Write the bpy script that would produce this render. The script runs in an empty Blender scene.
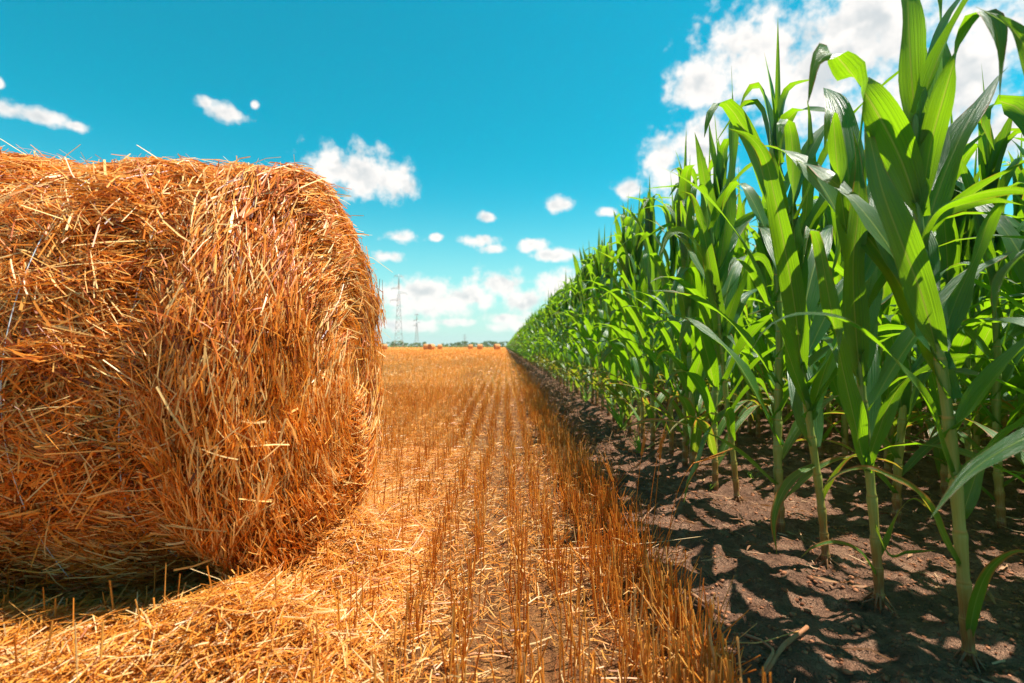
import bpy, math, random
import numpy as np
from mathutils import Vector, Matrix

R = math.radians
random.seed(7)
rng = np.random.default_rng(11)
scene = bpy.context.scene
COL = scene.collection

# ------------------------------------------------------------------ camera
CAM_H = 0.70
F = 500.0                    # focal length in pixels of a 1024 px wide frame
VPX, HY = 505.0, 346.5       # where straight ahead and the horizon fall
cam_d = bpy.data.cameras.new('camera')
cam = bpy.data.objects.new('camera', cam_d)
COL.objects.link(cam)
cam_d.sensor_width = 36.0
cam_d.lens = 36.0 * F / 1024.0
cam.location = (0, 0, CAM_H)
cam.rotation_euler = (R(90) + math.atan((HY - 341.5) / F), 0, -math.atan((512 - VPX) / F))
cam_d.clip_start = 0.02
cam_d.clip_end = 6000
cam_d.dof.use_dof = True
cam_d.dof.focus_distance = 1.7
cam_d.dof.aperture_fstop = 3.2
scene.camera = cam

# ------------------------------------------------------------------ sky, sun, exposure
SUN = Vector((0.42, 0.07, 1.0)).normalized()
SUN_EL = math.asin(SUN.z)
SUN_AZ = math.atan2(SUN.x, SUN.y)

scene.view_settings.view_transform = 'Standard'
scene.view_settings.look = 'None'
scene.view_settings.gamma = 1
scene.view_settings.exposure = 0.98
scene.view_settings.use_curve_mapping = False

sun_d = bpy.data.lights.new('sun', 'SUN')
sun_d.energy = 5.0
sun_d.angle = R(0.55)
sun_d.color = (1.0, 0.94, 0.84)
sun = bpy.data.objects.new('sun', sun_d)
sun.rotation_euler = SUN.to_track_quat('Z', 'Y').to_euler()
sun.location = (0, 0, 30)
COL.objects.link(sun)

world = bpy.data.worlds.new('World')
scene.world = world
world.use_nodes = True


class NT:
    """small helper for building node trees"""
    def __init__(self, tree):
        self.t = tree
        tree.nodes.clear()

    def n(self, typ, **kw):
        nd = self.t.nodes.new(typ)
        ins = kw.pop('ins', {})
        for k, v in kw.items():
            setattr(nd, k, v)
        for k, v in ins.items():
            self.set(nd, k, v)
        return nd

    def set(self, nd, k, v):
        s = nd.inputs[k]
        if isinstance(v, bpy.types.NodeSocket):
            self.t.links.new(v, s)
        elif isinstance(v, bpy.types.Node):
            self.t.links.new(v.outputs[0], s)
        else:
            s.default_value = v

    def math(self, op, a, b=0.0, c=0.0, clamp=False):
        nd = self.n('ShaderNodeMath', operation=op, use_clamp=clamp)
        self.set(nd, 0, a)
        self.set(nd, 1, b)
        self.set(nd, 2, c)
        return nd.outputs[0]

    def vmath(self, op, a, b=(0, 0, 0)):
        nd = self.n('ShaderNodeVectorMath', operation=op)
        self.set(nd, 0, a)
        if op != 'LENGTH':
            self.set(nd, 1, b)
        return nd.outputs['Value'] if op == 'LENGTH' else nd.outputs[0]

    def mixc(self, f, a, b, mode='MIX'):
        nd = self.n('ShaderNodeMix', data_type='RGBA', blend_type=mode)
        self.set(nd, 0, f)
        self.set(nd, 6, a)
        self.set(nd, 7, b)
        return nd.outputs[2]

    def ramp(self, fac, stops, interp='LINEAR'):
        nd = self.n('ShaderNodeValToRGB')
        cr = nd.color_ramp
        cr.interpolation = interp
        while len(cr.elements) < len(stops):
            cr.elements.new(0.5)
        for e, (p, c) in zip(cr.elements, stops):
            e.position = p
            e.color = c if len(c) == 4 else (*c, 1)
        self.set(nd, 0, fac)
        return nd.outputs[0]

    def noise(self, vec, scale, detail=3, rough=0.55, dist=0.0):
        nd = self.n('ShaderNodeTexNoise')
        if vec is not None:
            self.set(nd, 'Vector', vec)
        self.set(nd, 'Scale', scale)
        self.set(nd, 'Detail', detail)
        self.set(nd, 'Roughness', rough)
        self.set(nd, 'Distortion', dist)
        return nd.outputs[0]


def smooth(nt, x, a, b):
    nd = nt.n('ShaderNodeMapRange', interpolation_type='SMOOTHSTEP')
    nt.set(nd, 0, x)
    nt.set(nd, 1, a)
    nt.set(nd, 2, b)
    return nd.outputs[0]


# fair weather clouds: bearing and height angle above the horizon, half width, half height
# (measured as offsets at a distance of 500 from the eye, straight ahead = 505, horizon = 346)
CLOUDS = [
    (16, 112, 24, 10), (48, 120, 34, 9), (78, 128, 16, 5), (0, 84, 9, 6),
    (222, 113, 27, 9), (205, 104, 12, 7), (255, 106, 6, 4),
    (330, 168, 34, 22), (362, 172, 40, 27), (390, 182, 30, 20),
    (397, 237, 20, 7), (386, 257, 18, 7), (437, 237, 7, 4), (487, 217, 10, 6),
    (478, 240, 20, 7), (494, 249, 14, 5), (532, 245, 16, 6), (556, 254, 20, 6),
    (560, 205, 13, 8), (608, 212, 10, 5),
    (630, 188, 18, 9), (660, 156, 22, 24), (704, 146, 34, 26), (690, 180, 44, 16),
    (700, 80, 36, 20), (768, 58, 74, 48), (830, 70, 80, 62), (880, 20, 90, 50), (940, 90, 70, 50),
    (985, 50, 50, 60), (1010, 130, 50, 30),
    (500, 285, 28, 17), (470, 298, 36, 14), (422, 291, 34, 12), (520, 302, 24, 16), (560, 288, 26, 15),
    (430, 306, 60, 16), (395, 300, 24, 14), (450, 322, 30, 5), (505, 318, 26, 6), (585, 310, 40, 10), (400, 325, 50, 8), (540, 326, 60, 8),
    (180, 330, 120, 12), (700, 325, 120, 12), (-150, 200, 90, 40), (-300, 60, 90, 50),
    (1200, 160, 90, 40), (-60, 320, 120, 16),
]

nt = NT(world.node_tree)
tc = nt.n('ShaderNodeTexCoord')
d = nt.vmath('NORMALIZE', tc.outputs['Generated'])
sep = nt.n('ShaderNodeSeparateXYZ', ins={0: d})
az = nt.math('ARCTAN2', sep.outputs[0], nt.math('ABSOLUTE', sep.outputs[1]))
el = nt.math('ARCSINE', sep.outputs[2])
ang = nt.n('ShaderNodeCombineXYZ', ins={0: az, 1: el, 2: 0.0}).outputs[0]
# bearing behind the viewer gets its own variation through the noise, which runs on the 3D direction
n1 = nt.noise(d, 9.0, 5, 0.55)
n2 = nt.noise(d, 30.0, 3, 0.5)
n3 = nt.noise(d, 95.0, 3, 0.6)
wob = nt.math('ADD', nt.math('MULTIPLY', nt.math('SUBTRACT', n1, 0.5), 1.7), nt.math('ADD', nt.math('MULTIPLY', nt.math('SUBTRACT', n2, 0.5), 2.6), nt.math('MULTIPLY', nt.math('SUBTRACT', n3, 0.5), 0.9)))
best = None
for cx, cy, rx, ry in CLOUDS:
    a = math.atan2(cx - VPX, F)
    e = math.atan2((HY - cy) * math.cos(a), F)
    ra = rx / F * math.cos(a) ** 2 * 1.08
    re = ry / F * math.cos(a) * 1.12
    v = nt.vmath('MULTIPLY', nt.vmath('SUBTRACT', ang, (a, e, 0)), (1 / ra, 1 / re, 0))
    ln = nt.vmath('LENGTH', v)
    # wobble counts more for large clouds
    m = nt.math('SUBTRACT', 1.0, ln)
    best = m if best is None else nt.math('SMOOTH_MAX', best, m, 0.25)
dens = nt.math('ADD', nt.math('MULTIPLY', best, 1.55), wob)
mask = smooth(nt, dens, -0.15, 1.0)
# thick parts of a cloud turn faintly grey
thick = smooth(nt, nt.math('ADD', best, nt.math('MULTIPLY', nt.math('SUBTRACT', nt.noise(d, 14.0, 4, 0.6), 0.5), 2.4)), 0.15, 1.1)
# sunlit tops and shaded undersides: how the billows fall off towards the sun
dup_ = nt.vmath('ADD', d, tuple(SUN * 0.022))
rel = nt.math('ADD', nt.math('SUBTRACT', nt.noise(d, 13.0, 2, 0.5), nt.noise(dup_, 13.0, 2, 0.5)),
              nt.math('MULTIPLY', nt.math('SUBTRACT', nt.noise(d, 40.0, 2, 0.5), nt.noise(nt.vmath('ADD', d, tuple(SUN * 0.008)), 40.0, 2, 0.5)), 0.45))
lit_ = smooth(nt, rel, 0.10, -0.16)
sky = nt.n('ShaderNodeTexSky', sky_type='NISHITA', sun_disc=False)
sky.sun_elevation = SUN_EL
sky.sun_rotation = SUN_AZ
sky.altitude = 100
sky.air_density = 1.0
sky.dust_density = 0.6
sky.ozone_density = 1.0
hs = nt.n('ShaderNodeHueSaturation', ins={0: 0.46, 1: 1.7, 2: 1.0, 4: sky.outputs[0]})
skyc = nt.mixc(1.0, hs.outputs[0], (0.0, 1.30, 1.16, 1), 'MULTIPLY')
# milky air low over the horizon
low = smooth(nt, sep.outputs[2], 0.45, 0.0)
skyc = nt.mixc(nt.math('MULTIPLY', nt.math('POWER', low, 2.7), 0.78), skyc, (5.9, 6.9, 6.6, 1))
# the unseen sky towards the zenith is dimmed to cut its teal fill light
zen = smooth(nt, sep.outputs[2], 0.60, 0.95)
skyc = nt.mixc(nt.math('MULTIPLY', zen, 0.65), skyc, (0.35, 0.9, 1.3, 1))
cloudc = nt.mixc(nt.math('MULTIPLY', thick, nt.math('MULTIPLY', lit_, 1.0)), (8.4, 7.9, 7.5, 1), (5.3, 5.5, 5.6, 1))
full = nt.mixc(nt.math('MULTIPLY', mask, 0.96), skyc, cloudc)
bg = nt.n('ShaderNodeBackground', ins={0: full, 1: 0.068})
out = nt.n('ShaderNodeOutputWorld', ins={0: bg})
world.cycles.sampling_method = 'MANUAL'
world.cycles.sample_map_resolution = 512

try:
    scene.cycles.max_bounces = 6
    scene.cycles.diffuse_bounces = 3
    scene.cycles.glossy_bounces = 2
    scene.cycles.transmission_bounces = 4
    scene.cycles.transparent_max_bounces = 6
    scene.cycles.volume_bounces = 0
    scene.cycles.use_adaptive_sampling = True
except Exception:
    pass


# ------------------------------------------------------------------ helpers
def P(px, py, Y):
    """point at distance Y ahead that is seen at this pixel of the photograph"""
    return Vector(((px - VPX) / F * Y, Y, CAM_H - (py - HY) / F * Y))


def G(px, py):
    """point on level ground seen at this pixel"""
    Y = F * CAM_H / (py - HY)
    return Vector(((px - VPX) / F * Y, Y, 0))


def mesh_np(name, verts, faces, mat=None, attrs=None, uv=None, smoothf=False):
    """verts (n,3), faces (m,k) of one size (or a list of such arrays)"""
    me = bpy.data.meshes.new(name)
    if not isinstance(faces, (list, tuple)):
        faces = [faces]
    verts = np.asarray(verts, dtype=np.float32)
    loops = np.concatenate([f.ravel() for f in faces]).astype(np.int32)
    tot = np.concatenate([np.full(len(f), f.shape[1], dtype=np.int32) for f in faces])
    start = np.concatenate([[0], np.cumsum(tot)[:-1]]).astype(np.int32)
    me.vertices.add(len(verts))
    me.vertices.foreach_set('co', verts.ravel())
    me.loops.add(len(loops))
    me.loops.foreach_set('vertex_index', loops)
    me.polygons.add(len(tot))
    me.polygons.foreach_set('loop_start', start)
    me.polygons.foreach_set('loop_total', tot)
    if smoothf:
        me.polygons.foreach_set('use_smooth', np.ones(len(tot), dtype=bool))
    me.update(calc_edges=True)
    if attrs:
        for k, v in attrs.items():
            at = me.attributes.new(k, 'FLOAT', 'POINT')
            at.data.foreach_set('value', np.asarray(v, dtype=np.float32))
    if uv is not None:
        l = me.uv_layers.new(name='UVMap')
        l.data.foreach_set('uv', np.asarray(uv, dtype=np.float32)[loops].ravel())
    if mat is not None:
        me.materials.append(mat)
    return me


def obj(name, me, parent=None, loc=None):
    o = bpy.data.objects.new(name, me)
    COL.objects.link(o)
    if parent is not None:
        o.parent = parent
    if loc is not None:
        o.location = loc
    return o


def tag(o, label, cat, group=None, kind=None):
    o['label'] = label
    o['category'] = cat
    if group:
        o['group'] = group
    if kind:
        o['kind'] = kind
    return o


def empty(name, loc, rz=0.0):
    o = bpy.data.objects.new(name, None)
    o.empty_display_size = 0.1
    o.location = loc
    o.rotation_euler = (0, 0, rz)
    COL.objects.link(o)
    return o


def _h(ix, iy, iz, seed):
    n = (ix * 73856093) ^ (iy * 19349663) ^ (iz * 83492791) ^ (seed * 2654435)
    n = n & 0x7fffffff
    n = ((n >> 13) ^ n) & 0x7fffffff
    n = (n * ((n * n * 15731 + 789221) & 0x7fffffff) + 1376312589) & 0x7fffffff
    return n / float(0x7fffffff)


def vnoise(p, scale=1.0, seed=0):
    """value noise in -1..1 for points (n,3) or (n,2)"""
    p = np.asarray(p, dtype=np.float64) * scale
    if p.shape[1] == 2:
        p = np.concatenate([p, np.zeros((len(p), 1))], axis=1)
    i = np.floor(p).astype(np.int64)
    f = p - i
    f = f * f * (3 - 2 * f)
    r = 0
    for dx in (0, 1):
        wx = f[:, 0] if dx else 1 - f[:, 0]
        for dy in (0, 1):
            wy = f[:, 1] if dy else 1 - f[:, 1]
            for dz in (0, 1):
                wz = f[:, 2] if dz else 1 - f[:, 2]
                r = r + wx * wy * wz * _h(i[:, 0] + dx, i[:, 1] + dy, i[:, 2] + dz, seed)
    return r * 2 - 1


def fbm(p, scale, octv=4, seed=0, gain=0.5):
    r, a = 0, 1.0
    for k in range(octv):
        r = r + a * vnoise(p, scale * 2 ** k, seed + k * 17)
        a *= gain
    return r


def nrm(v):
    return v / np.maximum(np.linalg.norm(v, axis=-1, keepdims=True), 1e-9)


def ribbons(C, T, S, L, W, bend=None, taper=0.9, nseg=2):
    """n straws as bent ribbons: centre, direction, side vector, length, width"""
    n = len(C)
    L = np.broadcast_to(L, n)[:, None]
    W = np.broadcast_to(W, n)[:, None]
    T = nrm(T)
    S = nrm(S - T * np.sum(S * T, axis=1, keepdims=True))
    if bend is None:
        bend = np.zeros((n, 3))
    rows = []
    for k in range(nseg + 1):
        t = k / nseg
        c = C + T * L * (t - 0.5) + bend * (4 * (t - 0.5) ** 2 - 0.33)
        w = W * (1 - (1 - taper) * t) * 0.5
        rows += [c - S * w, c + S * w]
    V = np.stack(rows, axis=1).reshape(-1, 3)
    nv = 2 * (nseg + 1)
    base = (np.arange(n) * nv)[:, None]
    Fc = np.concatenate([base + np.array([[2 * k, 2 * k + 1, 2 * k + 3, 2 * k + 2]]) for k in range(nseg)], axis=1).reshape(-1, 4)
    return V, Fc, nv


def prisms(B, T, L, r0, r1):
    """n upright three sided stems from their foot"""
    n = len(B)
    L = np.broadcast_to(L, n)[:, None]
    r0 = np.broadcast_to(r0, n)[:, None]
    r1 = np.broadcast_to(r1, n)[:, None]
    T = nrm(T)
    X = nrm(np.cross(T, np.array([[0.3, 1, 0.05]])))
    Y = np.cross(T, X)
    ph = rng.uniform(0, 6.28, n)[:, None]
    rows = []
    for top in (0, 1):
        c = B + T * L * top
        r = r1 if top else r0
        for k in range(3):
            a = ph + k * 2.0944
            rows.append(c + (X * np.cos(a) + Y * np.sin(a)) * r)
    V = np.stack(rows, axis=1).reshape(-1, 3)
    base = (np.arange(n) * 6)[:, None]
    q = np.array([[0, 1, 4, 3, 1, 2, 5, 4, 2, 0, 3, 5]])
    return V, (base + q).reshape(-1, 4), 6


def tube(path, radii, ns=8, squash=1.0):
    """a closed-ended tube along a path"""
    path = np.asarray(path, float)
    n = len(path)
    T = nrm(np.gradient(path, axis=0))
    up = np.array([0.13, 0.21, 1.0]) if abs(T[0][2]) < 0.8 else np.array([0, 1.0, 0])
    X = nrm(np.cross(T, np.broadcast_to(up, T.shape)))
    Y = np.cross(T, X)
    a = np.linspace(0, 2 * np.pi, ns, endpoint=False)
    r = np.broadcast_to(np.asarray(radii, float), n)[:, None, None]
    V = path[:, None, :] + r * (X[:, None, :] * np.cos(a)[None, :, None] + squash * Y[:, None, :] * np.sin(a)[None, :, None])
    V = V.reshape(-1, 3)
    i = np.arange(n - 1)[:, None] * ns
    j = np.arange(ns)[None, :]
    j2 = (j + 1) % ns
    Fc = np.stack([i + j, i + j2, i + ns + j2, i + ns + j], axis=-1).reshape(-1, 4)
    uv = np.stack([np.broadcast_to(a / 6.2832, (n, ns)).ravel(), np.repeat(np.linspace(0, 1, n), ns)], axis=1)
    # end caps
    V = np.concatenate([V, path[:1], path[-1:]])
    uv = np.concatenate([uv, [[0, 0], [0, 1]]])
    c0, c1 = n * ns, n * ns + 1
    j = np.arange(ns)
    tri = np.concatenate([np.stack([np.full(ns, c0), (j + 1) % ns, j], 1),
                          np.stack([np.full(ns, c1), (n - 1) * ns + j, (n - 1) * ns + (j + 1) % ns], 1)])
    return V, Fc, tri, uv


class Acc:
    def __init__(self):
        self.v, self.q, self.t, self.a, self.uv, self.n = [], [], [], [], [], 0

    def add(self, V, q=None, t=None, a=None, uv=None):
        self.v.append(V)
        if q is not None and len(q):
            self.q.append(q + self.n)
        if t is not None and len(t):
            self.t.append(t + self.n)
        if a is None:
            a = 0.5
        self.a.append(np.broadcast_to(np.asarray(a, float), len(V)))
        self.uv.append(uv if uv is not None else np.zeros((len(V), 2)))
        self.n += len(V)

    def mesh(self, name, mat, smoothf=False):
        f = []
        if self.q:
            f.append(np.concatenate(self.q))
        if self.t:
            f.append(np.concatenate(self.t))
        return mesh_np(name, np.concatenate(self.v), f, mat, {'rnd': np.concatenate(self.a)}, np.concatenate(self.uv), smoothf)


# ------------------------------------------------------------------ materials
def new_mat(name):
    m = bpy.data.materials.new(name)
    m.use_nodes = True
    return m, NT(m.node_tree)


def straw_mat(name, stops, rough=0.42, spec=0.5, trans=0.28, tcol=(0.95, 0.36, 0.03, 1), albedo=0.80):
    m, t = new_mat(name)
    at = t.n('ShaderNodeAttribute', attribute_name='rnd')
    c = t.ramp(at.outputs['Fac'], [(p_, (c_[0] * albedo, c_[1] * albedo * 0.94, c_[2] * albedo * 0.90)) for p_, c_ in stops])
    p = t.n('ShaderNodeBsdfPrincipled', ins={'Base Color': c, 'Roughness': rough, 'Specular IOR Level': spec})
    tr = t.n('ShaderNodeBsdfTranslucent', ins={0: t.mixc(0.5, c, tcol)})
    mx = t.n('ShaderNodeMixShader', ins={0: trans, 1: p.outputs[0], 2: tr.outputs[0]})
    t.n('ShaderNodeOutputMaterial', ins={0: mx})
    return m


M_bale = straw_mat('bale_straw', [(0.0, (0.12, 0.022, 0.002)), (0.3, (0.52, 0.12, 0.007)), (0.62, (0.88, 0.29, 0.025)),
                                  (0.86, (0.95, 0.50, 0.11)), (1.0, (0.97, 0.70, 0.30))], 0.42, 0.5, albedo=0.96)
M_stub = straw_mat('stubble_straw', [(0.0, (0.64, 0.17, 0.014)), (0.45, (0.94, 0.34, 0.035)), (0.85, (0.97, 0.52, 0.11)),
                                     (1.0, (0.95, 0.68, 0.30))], 0.45, 0.4)
M_litter = straw_mat('fallen_straw', [(0.0, (0.40, 0.11, 0.012)), (0.35, (0.84, 0.32, 0.035)), (0.7, (0.93, 0.47, 0.09)), (1.0, (0.96, 0.74, 0.38))], 0.42, 0.5)
M_dry = straw_mat('dry_residue', [(0.0, (0.10, 0.045, 0.02)), (0.5, (0.34, 0.16, 0.07)), (1.0, (0.70, 0.46, 0.26))], 0.6, 0.3, 0.1)

# bale core
M_core, t = new_mat('bale_core')
tco = t.n('ShaderNodeTexCoord').outputs['Object']
c = t.ramp(t.noise(tco, 40, 4, 0.7), [(0.3, (0.12, 0.028, 0.004)), (0.6, (0.40, 0.11, 0.010)), (0.8, (0.6, 0.2, 0.02))])
b = t.n('ShaderNodeBump', ins={'Strength': 1.0, 'Distance': 0.02, 'Height': t.noise(tco, 60, 3, 0.7)})
p = t.n('ShaderNodeBsdfPrincipled', ins={'Base Color': c, 'Roughness': 0.8, 'Normal': b.outputs[0]})
t.n('ShaderNodeOutputMaterial', ins={0: p.outputs[0]})

# ground: stubble field on one side, bare tilled soil under the maize
M_ground, t = new_mat('ground_soil')
tcg = t.n('ShaderNodeTexCoord').outputs['Object']
sg = t.n('ShaderNodeSeparateXYZ', ins={0: tcg})
edge = t.math('ADD', sg.outputs[0], t.math('MULTIPLY', t.math('SUBTRACT', t.noise(tcg, 2.2, 4, 0.6), 0.5), 0.22))
is_soil = smooth(t, edge, 0.37, 0.52)
soil = t.ramp(t.noise(tcg, 14, 6, 0.7), [(0.25, (0.08, 0.034, 0.018)), (0.5, (0.29, 0.145, 0.085)), (0.75, (0.56, 0.32, 0.20))])
soil = t.mixc(t.math('MULTIPLY', smooth(t, t.noise(tcg, 3.1, 3, 0.5), 0.45, 0.7), 0.45), soil, (0.15, 0.078, 0.05, 1))
vor = t.n('ShaderNodeTexVoronoi', feature='DISTANCE_TO_EDGE', ins={'Scale': 26.0})
t.set(vor, 'Vector', t.n('ShaderNodeVectorMath', operation='ADD', ins={0: tcg, 1: t.n('ShaderNodeTexNoise', ins={'Scale': 9.0, 'Vector': tcg}).outputs[1]}).outputs[0])
crack = smooth(t, vor.outputs[0], 0.06, 0.0)
soil = t.mixc(t.math('MULTIPLY', crack, 0.55), soil, (0.05, 0.026, 0.018, 1))
stre = t.n('ShaderNodeMapping', ins={0: tcg, 3: (1.0, 0.16, 1.0)}).outputs[0]
fl = t.ramp(t.noise(stre, 30, 5, 0.75), [(0.3, (0.13, 0.05, 0.02)), (0.5, (0.34, 0.14, 0.045)), (0.7, (0.55, 0.28, 0.10))])
band = t.n('ShaderNodeMapping', ins={0: tcg, 2: (0, 0, R(-4)), 3: (0.22, 0.018, 1.0)}).outputs[0]
nb = t.noise(band, 3.0, 4, 0.6)
fl = t.mixc(smooth(t, nb, 0.42, 0.62), fl, (0.62, 0.22, 0.03, 1))
far = smooth(t, sg.outputs[1], 6.0, 60.0)
farc = t.ramp(nb, [(0.3, (0.54, 0.155, 0.018)), (0.5, (0.74, 0.25, 0.035)), (0.7, (0.80, 0.36, 0.08))])
fl = t.mixc(far, fl, farc)
gc = t.mixc(is_soil, fl, soil)
bh = t.math('ADD', t.noise(tcg, 60, 5, 0.7), t.math('MULTIPLY', crack, -0.6))
b = t.n('ShaderNodeBump', ins={'Strength': 1.0, 'Distance': 0.035, 'Height': bh})
p = t.n('ShaderNodeBsdfPrincipled', ins={'Base Color': gc, 'Roughness': 0.92, 'Specular IOR Level': 0.2, 'Normal': b.outputs[0]})
t.n('ShaderNodeOutputMaterial', ins={0: p.outputs[0]})


def leaf_mat(name, base, pale, back, trans, tip=0.0):
    """maize leaf: parallel veins and a pale midrib along U = 0.5"""
    m, t = new_mat(name)
    uvn = t.n('ShaderNodeUVMap', uv_map='UVMap').outputs[0]
    s = t.n('ShaderNodeSeparateXYZ', ins={0: uvn})
    dist = t.math('ABSOLUTE', t.math('SUBTRACT', s.outputs[0], 0.5))
    mid = smooth(t, dist, 0.040, 0.012)
    st = t.n('ShaderNodeMapping', ins={0: uvn, 3: (38, 1.0, 1)}).outputs[0]
    vein = t.noise(st, 1.0, 2, 0.5)
    rv = t.n('ShaderNodeObjectInfo').outputs['Random']
    tco = t.n('ShaderNodeTexCoord').outputs['Object']
    blot = t.noise(tco, 7.0, 3, 0.6)
    c = t.mixc(smooth(t, vein, 0.35, 0.65), base, tuple(x * 1.8 for x in base[:3]) + (1,))
    c = t.mixc(t.math('MULTIPLY', smooth(t, blot, 0.45, 0.75), 0.5), c, tuple(x * y for x, y in zip(base[:3], (1.5, 1.25, 0.8))) + (1,))
    c = t.mixc(t.math('MULTIPLY', mid, 0.8), c, pale)
    tc_ = t.mixc(smooth(t, vein, 0.3, 0.7), back, tuple(x * 0.60 for x in back[:3]) + (1,))
    tc_ = t.mixc(t.math('MULTIPLY', mid, 0.7), tc_, (0.70, 0.72, 0.10, 1))
    # dried, reddish margins towards the tip of some leaves
    ed = t.math('MULTIPLY', smooth(t, t.math('ADD', t.math('MULTIPLY', s.outputs[1], 0.35), t.math('ADD', dist, t.math('MULTIPLY', t.math('SUBTRACT', blot, 0.5), 0.5))), 0.70 - tip, 0.86 - tip), 0.8)
    c = t.mixc(ed, c, (0.42, 0.16, 0.04, 1))
    tc_ = t.mixc(ed, tc_, (0.75, 0.25, 0.05, 1))
    bp = t.n('ShaderNodeBump', ins={'Strength': 0.7, 'Distance': 0.004, 'Height': vein})
    rg = t.math('ADD', 0.26, t.math('MULTIPLY', blot, 0.18))
    p = t.n('ShaderNodeBsdfPrincipled', ins={'Base Color': c, 'Roughness': rg, 'Specular IOR Level': 0.55, 'Normal': bp.outputs[0]})
    tr = t.n('ShaderNodeBsdfTranslucent', ins={0: tc_, 1: bp.outputs[0]})
    mx = t.n('ShaderNodeMixShader', ins={0: trans, 1: p.outputs[0], 2: tr.outputs[0]})
    t.n('ShaderNodeOutputMaterial', ins={0: mx})
    return m


M_leaf = leaf_mat('maize_leaf', (0.014, 0.070, 0.020, 1), (0.20, 0.30, 0.06, 1), (0.48, 0.90, 0.010, 1), 0.39)
M_leaf_old = leaf_mat('maize_leaf_old', (0.045, 0.12, 0.02, 1), (0.30, 0.36, 0.1, 1), (0.46, 0.62, 0.02, 1), 0.42, 0.22)

M_stalk, t = new_mat('maize_stalk')
uvn = t.n('ShaderNodeUVMap', uv_map='UVMap').outputs[0]
s = t.n('ShaderNodeSeparateXYZ', ins={0: uvn})
tco = t.n('ShaderNodeTexCoord').outputs['Object']
so = t.n('ShaderNodeSeparateXYZ', ins={0: tco})
hz = t.math('ADD', so.outputs[2], t.math('MULTIPLY', t.math('SUBTRACT', t.noise(tco, 11, 3, 0.6), 0.5), 0.20))
c = t.ramp(hz, [(0.02, (0.16, 0.045, 0.018)), (0.12, (0.30, 0.15, 0.03)), (0.26, (0.30, 0.30, 0.06)), (0.6, (0.17, 0.28, 0.05)), (1.0, (0.11, 0.25, 0.04))])
st = t.n('ShaderNodeMapping', ins={0: uvn, 3: (40, 1.5, 1)}).outputs[0]
c = t.mixc(t.math('MULTIPLY', smooth(t, t.noise(st, 1.0, 2, 0.5), 0.4, 0.7), 0.35), c, (0.40, 0.40, 0.12, 1))
nodeline = smooth(t, t.math('ABSOLUTE', t.math('SUBTRACT', t.math('FRACT', s.outputs[1]), 0.02)), 0.035, 0.01)
c = t.mixc(t.math('MULTIPLY', nodeline, 0.6), c, (0.45, 0.33, 0.10, 1))
p = t.n('ShaderNodeBsdfPrincipled', ins={'Base Color': c, 'Roughness': 0.42, 'Specular IOR Level': 0.45})
p.inputs['Subsurface Weight'].default_value = 0.0
t.n('ShaderNodeOutputMaterial', ins={0: p.outputs[0]})

# the mass of maize further off: one mesh with stalks and leaves, colour per plant
M_mass, t = new_mat('maize_far')
at = t.n('ShaderNodeAttribute', attribute_name='rnd').outputs['Fac']
c = t.ramp(at, [(0.0, (0.014, 0.070, 0.018)), (0.6, (0.03, 0.11, 0.022)), (0.9, (0.07, 0.17, 0.02)), (1.0, (0.24, 0.22, 0.06))])
tcm = t.ramp(at, [(0.0, (0.32, 0.68, 0.010)), (0.8, (0.46, 0.88, 0.012)), (1.0, (0.45, 0.38, 0.06))])
p = t.n('ShaderNodeBsdfPrincipled', ins={'Base Color': c, 'Roughness': 0.38, 'Specular IOR Level': 0.55})
tr = t.n('ShaderNodeBsdfTranslucent', ins={0: tcm})
mx = t.n('ShaderNodeMixShader', ins={0: 0.30, 1: p.outputs[0], 2: tr.outputs[0]})
t.n('ShaderNodeOutputMaterial', ins={0: mx})


def plain(name, col, rough=0.6, spec=0.4, metal=0.0, nscale=None, col2=None):
    m, t = new_mat(name)
    c = col
    if nscale:
        tco = t.n('ShaderNodeTexCoord').outputs['Object']
        c = t.mixc(smooth(t, t.noise(tco, nscale, 4, 0.65), 0.35, 0.65), col, col2)
    p = t.n('ShaderNodeBsdfPrincipled', ins={'Base Color': c, 'Roughness': rough, 'Specular IOR Level': spec, 'Metallic': metal})
    t.n('ShaderNodeOutputMaterial', ins={0: p.outputs[0]})
    return m


M_twine = plain('twine_plastic', (0.62, 0.66, 0.70, 1), 0.35, 0.5)
M_steel = plain('galvanised_steel', (0.40, 0.50, 0.54, 1), 0.5, 0.5, 0.4)
M_treeleaf = plain('tree_foliage', (0.07, 0.15, 0.02, 1), 0.6, 0.3, 0, 0.8, (0.13, 0.22, 0.03, 1))
M_bark = plain('tree_bark', (0.10, 0.07, 0.05, 1), 0.9, 0.2)
M_verge = plain('verge_grass', (0.16, 0.26, 0.05, 1), 0.8, 0.2, 0, 0.05, (0.30, 0.34, 0.09, 1))
M_farbale = plain('far_bale_straw', (0.42, 0.17, 0.05, 1), 0.8, 0.3, 0, 9.0, (0.68, 0.33, 0.11, 1))
M_farface = plain('far_bale_end', (0.30, 0.11, 0.035, 1), 0.85, 0.2, 0, 12.0, (0.5, 0.22, 0.07, 1))
M_drystalk = plain('dry_stalk_piece', (0.34, 0.14, 0.06, 1), 0.6, 0.3, 0, 30.0, (0.36, 0.19, 0.10, 1))
M_grass = leaf_mat('grass_blade', (0.09, 0.20, 0.03, 1), (0.3, 0.4, 0.1, 1), (0.5, 0.8, 0.08, 1), 0.5)
M_clod = plain('soil_clod', (0.18, 0.068, 0.032, 1), 0.95, 0.15, 0, 40.0, (0.40, 0.17, 0.085, 1))

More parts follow.
